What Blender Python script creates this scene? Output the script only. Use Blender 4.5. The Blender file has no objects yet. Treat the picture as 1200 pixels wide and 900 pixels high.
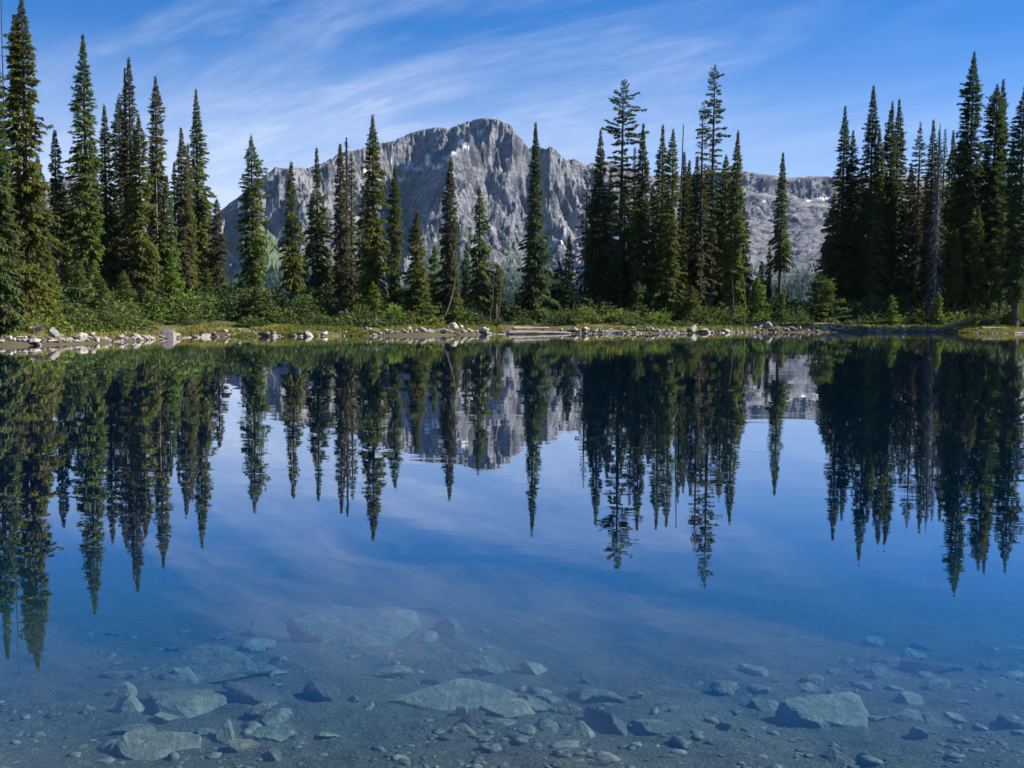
import bpy, bmesh, math, random
import numpy as np
from mathutils import Matrix, Vector
from mathutils.geometry import delaunay_2d_cdt

SC = bpy.context.scene
COL = SC.collection
rad = math.radians

# ------------------------------------------------------------------ camera
F, PITCH, ROLL, CAMZ = 1338.0, rad(4.41), rad(-0.44), 2.0
cp, sp, cr, sr = math.cos(PITCH), math.sin(PITCH), math.cos(ROLL), math.sin(ROLL)
cam_d = bpy.data.cameras.new("camera")
cam = bpy.data.objects.new("camera", cam_d)
COL.objects.link(cam)
fwd = Vector((0, cp, -sp)); up0 = Vector((0, sp, cp)); rt0 = Vector((1, 0, 0))
right = rt0 * cr - up0 * sr
upv = rt0 * sr + up0 * cr
m = Matrix((right, upv, -fwd)).transposed().to_4x4()
m.translation = (0, 0, CAMZ)
cam.matrix_world = m
cam_d.sensor_width = 36.0
cam_d.lens = 36.0 * F / 1200.0
cam_d.clip_start = 0.1
cam_d.clip_end = 20000
SC.camera = cam

# ------------------------------------------------------------------ light
SUN_AZ, SUN_EL = rad(82), rad(37)          # azimuth measured from +Y (view) towards +X (right)
w = bpy.data.worlds.new("World"); SC.world = w; w.use_nodes = True
nt = w.node_tree; nt.nodes.clear()
N = nt.nodes.new; LK = nt.links.new
out = N("ShaderNodeOutputWorld"); bg = N("ShaderNodeBackground")
sky = N("ShaderNodeTexSky"); sky.sky_type = 'NISHITA'; sky.sun_disc = False
sky.sun_elevation = SUN_EL; sky.sun_rotation = SUN_AZ
sky.altitude = 2000; sky.air_density = 1.0; sky.dust_density = 0.1; sky.ozone_density = 4.0
bg.inputs[1].default_value = 0.075
tc = N("ShaderNodeTexCoord"); sep = N("ShaderNodeSeparateXYZ")
LK(tc.outputs["Generated"], sep.inputs[0])


def wm(op, a, b=None, c=None):
    n = N("ShaderNodeMath"); n.operation = op
    for i, v in enumerate((a, b, c)):
        if v is None: continue
        if isinstance(v, (int, float)): n.inputs[i].default_value = v
        else: LK(v, n.inputs[i])
    return n.outputs[0]


zc = wm('ADD', wm('MAXIMUM', sep.outputs[2], 0.0), 0.06)
px_ = wm('DIVIDE', sep.outputs[0], zc); py_ = wm('DIVIDE', sep.outputs[1], zc)
cmb = N("ShaderNodeCombineXYZ"); LK(px_, cmb.inputs[0]); LK(py_, cmb.inputs[1])


def cloud_noise(rot, sx, sy, scale, detail, rough, dist, off):
    mp = N("ShaderNodeMapping"); mp.vector_type = 'TEXTURE'; mp.inputs["Rotation"].default_value = (0, 0, rot)
    mp.inputs["Scale"].default_value = (sx, sy, 1); mp.inputs["Location"].default_value = off
    LK(cmb.outputs[0], mp.inputs[0])
    n = N("ShaderNodeTexNoise"); n.inputs["Scale"].default_value = scale
    n.inputs["Detail"].default_value = detail; n.inputs["Roughness"].default_value = rough
    n.inputs["Distortion"].default_value = dist
    LK(mp.outputs[0], n.inputs["Vector"]); return n.outputs[0]


c1 = cloud_noise(rad(-50), 3.2, 0.95, 1.0, 10, 0.64, 1.3, (4.3, 2.9, 0))
c2 = cloud_noise(rad(-50), 2.6, 1.6, 0.5, 4, 0.5, 0.6, (1.9, 6.6, 0))
mr1 = N("ShaderNodeMapRange"); mr1.inputs[1].default_value = 0.42; mr1.inputs[2].default_value = 0.82; LK(c1, mr1.inputs[0])
mr2 = N("ShaderNodeMapRange"); mr2.inputs[1].default_value = 0.30; mr2.inputs[2].default_value = 0.72; LK(c2, mr2.inputs[0])
# broad bank of cirrus hangs ahead and to the left, fading out towards the right
azm = N("ShaderNodeMapRange"); azm.inputs[1].default_value = 0.40; azm.inputs[2].default_value = -0.12
LK(sep.outputs[0], azm.inputs[0])
low = N("ShaderNodeMapRange"); low.inputs[1].default_value = 0.22; low.inputs[2].default_value = 0.03; LK(sep.outputs[2], low.inputs[0])
cov = wm('MULTIPLY', mr1.outputs[0], wm('ADD', wm('MULTIPLY', mr2.outputs[0], 0.7), 0.3))
c3 = cloud_noise(rad(-54), 0.9, 0.28, 2.2, 8, 0.68, 0.8, (7.3, 0.9, 0))
mr3 = N('ShaderNodeMapRange'); mr3.inputs[1].default_value = 0.32; mr3.inputs[2].default_value = 0.70; LK(c3, mr3.inputs[0])
cov = wm('MULTIPLY', cov, wm('ADD', wm('MULTIPLY', mr3.outputs[0], 0.85), 0.38))
cov = wm('MULTIPLY', cov, wm('ADD', wm('MULTIPLY', azm.outputs[0], 0.75), 0.25))
veil = wm('MULTIPLY', wm('POWER', low.outputs[0], 1.3), wm('ADD', wm('MULTIPLY', azm.outputs[0], 0.58), 0.45))
cov = wm('MINIMUM', wm('ADD', wm('MULTIPLY', cov, 0.95), veil), 0.85)
mixc = N("ShaderNodeMix"); mixc.data_type = 'RGBA'
hsv = N("ShaderNodeHueSaturation"); hsv.inputs["Saturation"].default_value = 1.35; LK(sky.outputs[0], hsv.inputs["Color"])
LK(cov, mixc.inputs[0]); tnt = N("ShaderNodeMix"); tnt.data_type = 'RGBA'; tnt.blend_type = 'MULTIPLY'; tnt.inputs[0].default_value = 1.0
LK(hsv.outputs[0], tnt.inputs[6]); tnt.inputs[7].default_value = (1.04, 0.87, 1.03, 1); LK(tnt.outputs[2], mixc.inputs[6])
mixc.inputs[7].default_value = (5.6, 6.3, 7.8, 1)
LK(mixc.outputs[2], bg.inputs[0]); LK(bg.outputs[0], out.inputs[0])

sd = bpy.data.lights.new("sun", 'SUN'); sd.energy = 5.0; sd.angle = rad(0.5); sd.color = (1.0, 0.93, 0.82)
so = bpy.data.objects.new("sun", sd); COL.objects.link(so)
sun_dir = Vector((math.sin(SUN_AZ) * math.cos(SUN_EL), math.cos(SUN_AZ) * math.cos(SUN_EL), math.sin(SUN_EL)))
so.rotation_euler = sun_dir.to_track_quat('Z', 'Y').to_euler()
so.location = sun_dir * 300
SC.view_settings.view_transform = 'Standard'; SC.view_settings.look = 'None'
SC.view_settings.exposure = 0.88; SC.view_settings.gamma = 1.0
SC.render.engine = 'CYCLES'
cy = SC.cycles
cy.max_bounces = 8; cy.diffuse_bounces = 2; cy.glossy_bounces = 3; cy.transmission_bounces = 4
cy.transparent_max_bounces = 8; cy.volume_bounces = 0; cy.caustics_reflective = False; cy.caustics_refractive = False
cy.use_denoising = True


# ------------------------------------------------------------------ helpers
def ray(x, y):
    """direction of the photograph's pixel (1200 x 900), scaled so that its Y is 1"""
    u = (x - 600) / F; v = (450 - y) / F
    u2 = u * cr + v * sr; v2 = -u * sr + v * cr
    d = np.array([u2, cp + v2 * sp, v2 * cp - sp])
    return d / d[1]


def at(x, y, d):
    r = ray(x, y) * d
    return r[0], d, CAMZ + r[2]


def to_px(X, Y, Z):
    """pixel of world points (arrays)"""
    Z = Z - CAMZ
    dep = Y * cp - Z * sp; v2 = (Y * sp + Z * cp) / dep; u2 = X / dep
    u = u2 * cr - v2 * sr; v = u2 * sr + v2 * cr
    return 600 + F * u, 450 - F * v


def make_mesh(name, V, Fc, mats=None, smooth=False, attrs=None):
    V = np.asarray(V, np.float32); Fc = np.asarray(Fc, np.int32)
    k = Fc.shape[1]; n = len(Fc)
    me = bpy.data.meshes.new(name)
    me.vertices.add(len(V)); me.vertices.foreach_set("co", V.ravel())
    me.loops.add(n * k); me.loops.foreach_set("vertex_index", Fc.ravel())
    me.polygons.add(n); me.polygons.foreach_set("loop_start", np.arange(0, n * k, k, dtype=np.int32))
    if smooth: me.polygons.foreach_set("use_smooth", np.ones(n, bool))
    me.update(calc_edges=True)
    for nm, arr in (attrs or {}).items():
        a = me.attributes.new(nm, 'FLOAT', 'POINT'); a.data.foreach_set("value", np.asarray(arr, np.float32))
    if mats is not None:
        me.materials.append(mats)
    return me


def obj(name, me, parent=None, loc=None):
    o = bpy.data.objects.new(name, me); COL.objects.link(o)
    if parent is not None: o.parent = parent
    if loc is not None: o.location = loc
    return o


def thing(name, label, cat, loc, group=None):
    o = bpy.data.objects.new(name, None); COL.objects.link(o); o.location = loc
    o.empty_display_size = 0.3
    o["label"] = label; o["category"] = cat
    if group: o["group"] = group
    return o


def tag(o, label, cat, group=None):
    o["label"] = label; o["category"] = cat
    if group: o["group"] = group
    return o


def struct(o, kind="structure"):
    o["kind"] = kind; return o


# --- numpy noise
def _hash(ix, iy, seed):
    n = (ix.astype(np.int64) * 374761393 + iy.astype(np.int64) * 668265263 + seed * 974711) & 0x7fffffff
    n = ((n ^ (n >> 13)) * 1274126177) & 0x7fffffff
    return ((n ^ (n >> 16)) & 0xffff) / 65535.0


def vnoise(x, y, seed=0):
    ix = np.floor(x); iy = np.floor(y); fx = x - ix; fy = y - iy
    fx = fx * fx * fx * (fx * (fx * 6 - 15) + 10); fy = fy * fy * fy * (fy * (fy * 6 - 15) + 10)
    a = _hash(ix, iy, seed); b = _hash(ix + 1, iy, seed); c = _hash(ix, iy + 1, seed); d = _hash(ix + 1, iy + 1, seed)
    return (a * (1 - fx) + b * fx) * (1 - fy) + (c * (1 - fx) + d * fx) * fy


def fbm(x, y, octs=4, seed=0, gain=0.5):
    s = 0; a = 1; t = 0
    for i in range(octs):
        s = s + a * (vnoise(x, y, seed + i * 17) * 2 - 1); t += a; a *= gain
        x, y = x * 1.9 + y * 0.6 + 3.1, y * 1.9 - x * 0.6 + 7.7
    return s / t


def ridged(x, y, octs=4, seed=0, gain=0.5):
    s = 0; a = 1; t = 0
    for i in range(octs):
        s = s + a * (1 - np.abs(vnoise(x, y, seed + i * 17) * 2 - 1) * 1.6); t += a; a *= gain
        x, y = x * 1.9 + y * 0.5 + 3.1, y * 1.9 - x * 0.5 + 7.7
    return s / t


def sstep(a, b, x):
    t = np.clip((x - a) / (b - a), 0, 1); return t * t * (3 - 2 * t)


# --- material helper
class Mat:
    def __init__(s, name):
        s.m = bpy.data.materials.new(name); s.m.use_nodes = True
        s.t = s.m.node_tree; s.t.nodes.clear()
        s.out = s.n("ShaderNodeOutputMaterial")

    def n(s, typ, **kw):
        nd = s.t.nodes.new(typ)
        for k, v in kw.items(): setattr(nd, k, v)
        return nd

    def l(s, a, b): s.t.links.new(a, b)

    def put(s, sock, v):
        if hasattr(v, "is_output") or isinstance(v, bpy.types.NodeSocket): s.l(v, sock)
        else: sock.default_value = v

    def noise(s, scale, detail=4, rough=0.55, dist=0.0, sc=(1, 1, 1), coord="Object"):
        t = s.n("ShaderNodeTexCoord"); mp = s.n("ShaderNodeMapping"); mp.inputs["Scale"].default_value = sc
        s.l(t.outputs[coord], mp.inputs[0])
        n = s.n("ShaderNodeTexNoise"); n.inputs["Scale"].default_value = scale; n.inputs["Detail"].default_value = detail
        n.inputs["Roughness"].default_value = rough; n.inputs["Distortion"].default_value = dist
        s.l(mp.outputs[0], n.inputs["Vector"]); return n.outputs[0]

    def attr(s, name):
        a = s.n("ShaderNodeAttribute"); a.attribute_name = name; return a.outputs["Fac"]

    def rnd(s): return s.n("ShaderNodeObjectInfo").outputs["Random"]

    def math(s, op, a, b=0.5):
        n = s.n("ShaderNodeMath", operation=op); s.put(n.inputs[0], a); s.put(n.inputs[1], b); return n.outputs[0]

    def rng(s, v, a, b, c=0.0, d=1.0):
        n = s.n("ShaderNodeMapRange"); s.put(n.inputs[0], v)
        for i, q in enumerate((a, b, c, d)): n.inputs[i + 1].default_value = q
        return n.outputs[0]

    def mix(s, f, a, b):
        n = s.n("ShaderNodeMix", data_type='RGBA'); s.put(n.inputs[0], f)
        for i, v in ((6, a), (7, b)):
            s.put(n.inputs[i], v if not isinstance(v, tuple) or len(v) == 4 else v + (1,))
        return n.outputs[2]

    def bump(s, h, strength, dist):
        n = s.n("ShaderNodeBump"); n.inputs["Strength"].default_value = strength; n.inputs["Distance"].default_value = dist
        s.l(h, n.inputs["Height"]); return n.outputs[0]

    def bsdf(s, col, rough=0.9, normal=None, spec=0.3):
        b = s.n("ShaderNodeBsdfPrincipled"); s.put(b.inputs["Base Color"], col if not isinstance(col, tuple) else col + (1,))
        s.put(b.inputs["Roughness"], rough); b.inputs["Specular IOR Level"].default_value = spec
        if normal is not None: s.l(normal, b.inputs["Normal"])
        s.l(b.outputs[0], s.out.inputs[0]); return b


def foliage_mat(name, c_dark, c_light, c_dead=(0.105, 0.094, 0.062), trans=0.34):
    M = Mat(name)
    n = M.noise(0.9, 3)
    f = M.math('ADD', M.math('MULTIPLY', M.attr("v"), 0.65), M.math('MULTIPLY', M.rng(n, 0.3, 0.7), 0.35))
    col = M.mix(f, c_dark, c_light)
    col = M.mix(M.attr("dead"), col, c_dead)
    hs = M.n("ShaderNodeHueSaturation"); M.l(col, hs.inputs["Color"])
    M.l(M.rng(M.rnd(), 0, 1, 0.85, 1.2), hs.inputs["Value"]); M.l(M.rng(M.rnd(), 0, 1, 0.485, 0.515), hs.inputs["Hue"])
    d = M.n("ShaderNodeBsdfDiffuse"); t = M.n("ShaderNodeBsdfTranslucent"); mx = M.n("ShaderNodeMixShader")
    M.l(hs.outputs[0], d.inputs[0]); M.l(hs.outputs[0], t.inputs[0]); mx.inputs[0].default_value = trans
    M.l(d.outputs[0], mx.inputs[1]); M.l(t.outputs[0], mx.inputs[2]); M.l(mx.outputs[0], M.out.inputs[0])
    return M.m


FOL = {
    'dark': foliage_mat("dark fir needles", (0.047, 0.078, 0.027), (0.144, 0.194, 0.060)),
    'olive': foliage_mat("sunlit olive fir needles", (0.069, 0.099, 0.025), (0.222, 0.246, 0.060)),  # yellower tones put the look of sunlit needles into the colour
    'green': foliage_mat("green fir needles", (0.063, 0.105, 0.029), (0.186, 0.240, 0.062)),
    'brown': foliage_mat("browning fir needles", (0.063, 0.074, 0.034), (0.168, 0.168, 0.077)),
    'teal': foliage_mat("bluish fir needles", (0.040, 0.082, 0.048), (0.098, 0.160, 0.088)),
    'bright': foliage_mat("fresh shrub leaves", (0.085, 0.145, 0.026), (0.240, 0.330, 0.058)),
    'yellow': foliage_mat("yellow green leaves", (0.145, 0.185, 0.030), (0.340, 0.370, 0.072)),
    'grey': foliage_mat("dead grey twigs", (0.16, 0.15, 0.14), (0.34, 0.32, 0.30), trans=0.05),
}


def bark_mat(name, a, b):
    M = Mat(name); n = M.noise(6, 5, 0.65, 0.5, (3, 3, 0.6))
    M.bsdf(M.mix(M.rng(n, 0.3, 0.7), a, b), 0.95, M.bump(n, 0.7, 0.03), 0.1); return M.m


BARK = bark_mat("grey brown bark", (0.055, 0.043, 0.034), (0.20, 0.175, 0.15))
DEADWOOD = bark_mat("weathered dead wood", (0.15, 0.135, 0.12), (0.40, 0.37, 0.33))
GREYBARK = bark_mat("grey dry bark", (0.08, 0.08, 0.076), (0.25, 0.245, 0.235))
DARKWOOD = bark_mat("dark dead wood", (0.035, 0.028, 0.024), (0.10, 0.085, 0.075))


def stone_mat(name, a, b, lichen=(0.42, 0.38, 0.33), wet=0.0):
    M = Mat(name)
    n1 = M.noise(2.2, 6, 0.6); n2 = M.noise(14, 5, 0.7); n3 = M.noise(5, 4, 0.6, 1.0)
    col = M.mix(M.rng(n1, 0.32, 0.68), a, b)
    col = M.mix(M.math('MULTIPLY', M.rng(n2, 0.5, 0.75), 0.55), col, lichen)
    col = M.mix(M.math('MULTIPLY', M.rng(n3, 0.58, 0.64), 0.6), col, tuple(v * 0.35 for v in a))
    hs = M.n("ShaderNodeHueSaturation"); M.l(col, hs.inputs["Color"]); M.l(M.rng(M.rnd(), 0, 1, 0.72, 1.25), hs.inputs["Value"])
    h = M.math('ADD', n2, M.math('MULTIPLY', n1, 2.0))
    M.bsdf(hs.outputs[0], 0.85, M.bump(h, 0.8, 0.04), 0.3); return M.m


ST_PALE = stone_mat("pale shore stone", (0.34, 0.30, 0.27), (0.50, 0.45, 0.41), (0.56, 0.52, 0.48))
ST_GREY = stone_mat("grey shore stone", (0.22, 0.21, 0.20), (0.36, 0.34, 0.32))
ST_BED = stone_mat("silty grey lake stone", (0.085, 0.092, 0.067), (0.165, 0.175, 0.125), (0.32, 0.30, 0.20))
ST_BEDT = stone_mat("tan lake stone", (0.11, 0.098, 0.066), (0.21, 0.185, 0.125), (0.40, 0.35, 0.25))
ST_BEDD = stone_mat("dark lake stone", (0.045, 0.044, 0.042), (0.085, 0.080, 0.072), (0.14, 0.13, 0.11))

# ------------------------------------------------------------------ terrain
SHORE = [(-55, 18), (-40, 31), (-28, 36.5), (-22.5, 40), (-19.2, 42.7), (-17.7, 43.7), (-16.3, 46.4), (-15.4, 50.3), (-14.2, 52.7), (-12.1, 53.7),
         (-8.3, 55.1), (-4.3, 57.2), (-1.8, 59.0), (1.8, 61.2), (4.6, 61.8), (9.5, 63.7), (14.9, 66.5), (20.5, 68.7), (26.1, 70.0),
         (27.6, 67.2), (30.4, 67.6), (37, 69), (48, 62), (56, 46), (58, 20), (44, 3), (20, 1.2), (0, 1.5), (-18, 1.3), (-44, 2)]
POLY = np.array(SHORE, float)


def shore_dist(X, Y):
    """signed distance to the shoreline: positive on land"""
    sh = X.shape; P = np.stack([X.ravel(), Y.ravel()], 1)
    best = np.full(len(P), 1e9); ins = np.zeros(len(P), bool)
    A = POLY; B = np.roll(POLY, -1, 0)
    for a, b in zip(A, B):
        ab = b - a; t = np.clip(((P - a) @ ab) / (ab @ ab), 0, 1)
        q = P - (a + t[:, None] * ab); best = np.minimum(best, (q * q).sum(1))
        c = ((a[1] > P[:, 1]) != (b[1] > P[:, 1]))
        with np.errstate(divide='ignore', invalid='ignore'):
            xi = (b[0] - a[0]) * (P[:, 1] - a[1]) / (b[1] - a[1]) + a[0]
        ins ^= c & (P[:, 0] < xi)
    d = np.sqrt(best); d[ins] *= -1
    return d.reshape(sh)


def height(X, Y):
    X = np.asarray(X, float); Y = np.asarray(Y, float)
    s = shore_dist(X, Y)
    wob = (fbm(X * 0.9, Y * 0.9, 3, 5) * 0.4 + fbm(X * 0.25, Y * 0.25, 2, 6) * .7) * sstep(20, 40, Y)
    s2 = s + wob
    near = np.interp(-s2, [0, 1.5, 4.2, 5.9, 7.5, 9, 11, 13.5, 17, 24, 38], [0, .15, .42, .62, .82, 1.0, 1.25, 1.6, 2.1, 3.3, 5.8])
    far = np.interp(-s2, [0, 0.6, 1.5, 4, 10, 20], [0, .18, .5, 1.7, 4, 6.5])
    t = sstep(20, 35, Y)
    wat = -(near * (1 - t) + far * t)
    land = np.interp(s2, [0, .35, 1.2, 3, 6, 12, 28, 50, 90, 150, 400], [0, .16, .28, .45, .62, .85, 1.0, .4, -7, -28, -75])
    h = np.where(s2 < 0, wat, land)
    h = h + np.where(s > 1.0, fbm(X * .35, Y * .35, 3, 9) * 0.22 * sstep(1, 5, s), 0)
    fg = (1 - t)
    h = h + fg * (fbm(X * .9, Y * .9, 3, 21) * 0.07 + fbm(X * 4, Y * 4, 4, 22, .6) * 0.035)
    h = h + t * fbm(X * 3, Y * 3, 3, 31) * 0.05 * sstep(-2, 0.5, s) * (1 - sstep(60, 90, s))
    return h


def h1(x, y): return float(height(np.array([x]), np.array([y]))[0])


def grid_mesh(name, xs, ys, mat, hole=None, attrs_fn=None):
    X, Y = np.meshgrid(xs, ys); Z = height(X, Y)
    nx, ny = len(xs), len(ys)
    i = np.arange(nx * ny).reshape(ny, nx)
    q = np.stack([i[:-1, :-1], i[:-1, 1:], i[1:, 1:], i[1:, :-1]], -1).reshape(-1, 4)
    V = np.stack([X, Y, Z], -1).reshape(-1, 3)
    if hole is not None:
        cx = V[q, 0].mean(1); cyy = V[q, 1].mean(1)
        q = q[~((cx > hole[0]) & (cx < hole[1]) & (cyy > hole[2]) & (cyy < hole[3]))]
    S = shore_dist(X, Y).ravel()
    return make_mesh(name, V, q, mat, True, {"shore": S})


# ground of the far bank: dry grass, soil and needles
M = Mat("bank of soil and dry grass")
n1 = M.noise(0.9, 5, 0.6); n2 = M.noise(7, 4, 0.65); s_ = M.attr("shore")
grass = M.mix(M.rng(n2, 0.35, 0.65), (0.095, 0.105, 0.025), (0.19, 0.185, 0.05))
soil = M.mix(M.rng(n2, 0.35, 0.65), (0.06, 0.046, 0.028), (0.14, 0.11, 0.07))
duff = M.mix(M.rng(n2, 0.35, 0.65), (0.035, 0.032, 0.018), (0.085, 0.075, 0.035))
col = M.mix(M.rng(n1, 0.40, 0.55), grass, soil)
col = M.mix(M.rng(s_, 2.0, 5.0), col, duff)
col = M.mix(M.rng(s_, 0.12, -0.05), col, (0.10, 0.085, 0.05))
col = M.mix(M.rng(s_, -0.3, -2.0), col, (0.10, 0.12, 0.09))
M.bsdf(col, 1.0, M.bump(n2, 0.8, 0.06), 0.1)
GROUND = M.m

M = Mat("silty lake bed")
n1 = M.noise(0.8, 5, 0.6); n2 = M.noise(9, 6, 0.7); n3 = M.noise(45, 3, 0.6); n4 = M.noise(3.0, 5, 0.7, 1.2)
col = M.mix(M.rng(n2, 0.35, 0.65), (0.050, 0.050, 0.040), (0.095, 0.092, 0.072))
col = M.mix(M.math('MULTIPLY', M.rng(n1, 0.45, 0.65), 0.6), col, (0.125, 0.115, 0.085))
col = M.mix(M.math('MULTIPLY', M.rng(n3, 0.60, 0.72), 0.7), col, (0.30, 0.27, 0.20))
col = M.mix(M.math('MULTIPLY', M.rng(n4, 0.60, 0.68), 0.7), col, (0.05, 0.052, 0.046))
hh = M.math('ADD', n2, M.math('MULTIPLY', n3, 0.35))
M.bsdf(col, 0.95, M.bump(hh, 0.9, 0.05), 0.1)
BED = M.m

xs = np.unique(np.concatenate([np.linspace(-190, -45, 50), np.linspace(-45, -34, 12), np.arange(-34, 40, 0.3), np.linspace(40, 60, 30), np.linspace(60, 190, 45), [-13., 13.]]))
ys = np.unique(np.concatenate([np.linspace(-60, 0, 25), np.arange(0, 38, 0.75), np.arange(38, 76, 0.25), np.arange(76, 110, 1.0), np.linspace(110, 420, 60), [0.6, 20.0]]))
xs = xs[(np.abs(xs - 13) > .1) & (np.abs(xs + 13) > .1)]; xs = np.sort(np.append(xs, [-13., 13.]))
ys = ys[(np.abs(ys - .6) > .1) & (np.abs(ys - 20) > .1)]; ys = np.sort(np.append(ys, [.6, 20.]))
struct(obj("ground", grid_mesh("ground", xs, ys, GROUND, hole=(-13, 13, .6, 20))))
struct(obj("lake_bed", grid_mesh("lake_bed", np.linspace(-13, 13, 480), np.linspace(.6, 20, 400), BED)))

# ------------------------------------------------------------------ water
M = Mat("clear lake water")
tcw = M.n("ShaderNodeTexCoord"); spw = M.n("ShaderNodeSeparateXYZ"); M.l(tcw.outputs["Object"], spw.inputs[0])
r1 = M.noise(2.2, 3, 0.5, 0.2, (0.45, 1.0, 1)); r2 = M.noise(0.55, 2, 0.5, 0.0, (0.5, 1.0, 1))
patch = M.rng(M.noise(0.06, 2, 0.5, 0, (0.6, 1.6, 1)), 0.42, 0.62, 0.25, 1.0)
far = M.rng(spw.outputs[1], 26, 44, 0.30, 1.0)
hgt = M.math('ADD', M.math('MULTIPLY', M.math('MULTIPLY', r1, patch), far), M.math('MULTIPLY', r2, 0.8))
nb = M.bump(hgt, 1.0, 0.0035)
lw = M.n("ShaderNodeLayerWeight"); lw.inputs[0].default_value = 0.5; M.l(nb, lw.inputs["Normal"])
frs_ = M.math('MULTIPLY', M.math('POWER', lw.outputs["Facing"], 2.05), M.rng(lw.outputs["Facing"], .58, .80, .20, 1.0))
gl = M.n("ShaderNodeBsdfGlossy"); M.l(M.math("MULTIPLY", M.rng(spw.outputs[1], 26, 52, 0.0, 0.022), patch), gl.inputs["Roughness"]); gl.inputs["Color"].default_value = (1, 1, 1, 1); M.l(nb, gl.inputs["Normal"])
tr = M.n("ShaderNodeBsdfTransparent"); mx = M.n("ShaderNodeMixShader")
M.l(frs_, mx.inputs[0]); M.l(tr.outputs[0], mx.inputs[1]); M.l(gl.outputs[0], mx.inputs[2]); M.l(mx.outputs[0], M.out.inputs[0])
ab = M.n("ShaderNodeVolumeAbsorption"); ab.inputs["Color"].default_value = (0.22, 0.66, 0.86, 1); ab.inputs["Density"].default_value = 0.54
sc_ = M.n("ShaderNodeVolumeScatter"); sc_.inputs["Color"].default_value = (0.05, 0.50, 0.58, 1); sc_.inputs["Density"].default_value = 0.012
ad = M.n("ShaderNodeAddShader"); M.l(ab.outputs[0], ad.inputs[0]); M.l(sc_.outputs[0], ad.inputs[1]); M.l(ad.outputs[0], M.out.inputs["Volume"])
WATER = M.m
bm = bmesh.new()
poly = [(x * 1.0, y) for x, y in SHORE]
c0 = np.mean(POLY, 0)
ring = []
for x, y in SHORE:                                    # the sheet runs a little way in under the bank
    v = np.array([x, y]) - c0; v = v * (1 + 2.5 / np.linalg.norm(v)) + c0; ring.append((float(v[0]), float(v[1])))
vt = [bm.verts.new((x, y, 0)) for x, y in ring]; vb = [bm.verts.new((x, y, -8)) for x, y in ring]
bm.faces.new(vt); bm.faces.new(vb[::-1])
k = len(ring)
for i in range(k): bm.faces.new((vt[i], vb[i], vb[(i + 1) % k], vt[(i + 1) % k]))
bmesh.ops.recalc_face_normals(bm, faces=bm.faces)
bmesh.ops.triangulate(bm, faces=[f for f in bm.faces if len(f.verts) > 4])
me = bpy.data.meshes.new("lake_water"); bm.to_mesh(me); bm.free(); me.materials.append(WATER)
struct(obj("lake_water", me))

# ------------------------------------------------------------------ mountain
SKYLINE = [(-700, 250, 2300), (-400, 215, 2300), (-150, 235, 2200), (-20, 205, 2100), (60, 213, 2000), (82, 208, 2000), (110, 214, 2000), (150, 262, 2000), (205, 285, 2050), (240, 262, 2150), (258, 246, 2200),
           (288, 223, 2250), (311, 205, 2300), (323, 196, 2320), (342, 197, 2350), (362, 197, 2400), (378, 191, 2500), (393, 182, 2560), (403, 178, 2600), (418, 176, 2650),
           (444, 167, 2880), (459, 166, 2980), (481, 156, 3080), (498, 151, 3110), (515, 149.5, 3080), (525, 151.5, 3010), (537, 146, 2850), (556, 140, 2680),
           (567, 138, 2650), (586, 141, 2600), (599, 148, 2570), (611, 163, 2560), (619, 173, 2560), (626, 170, 2570), (640, 174, 2590), (644, 171, 2600), (650, 175, 2620),
           (660, 186, 2640), (664, 189, 2660), (672, 185, 2740), (682, 192, 2780), (687, 195, 2800), (692, 190.5, 2840), (711, 189, 2900), (740, 197, 2950), (765, 206, 3000), (800, 205, 2950), (830, 203, 2850), (858, 201, 2760), (873, 200, 2720),
           (880, 202, 2700), (907, 206, 2660), (929, 208, 2650), (955, 206, 2680), (973, 208, 2700), (990, 210, 2700), (1050, 204, 2700), (1130, 212, 2650), (1220, 222, 2600), (1400, 235, 2500), (1700, 200, 2400), (2000, 240, 2300)]
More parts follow.
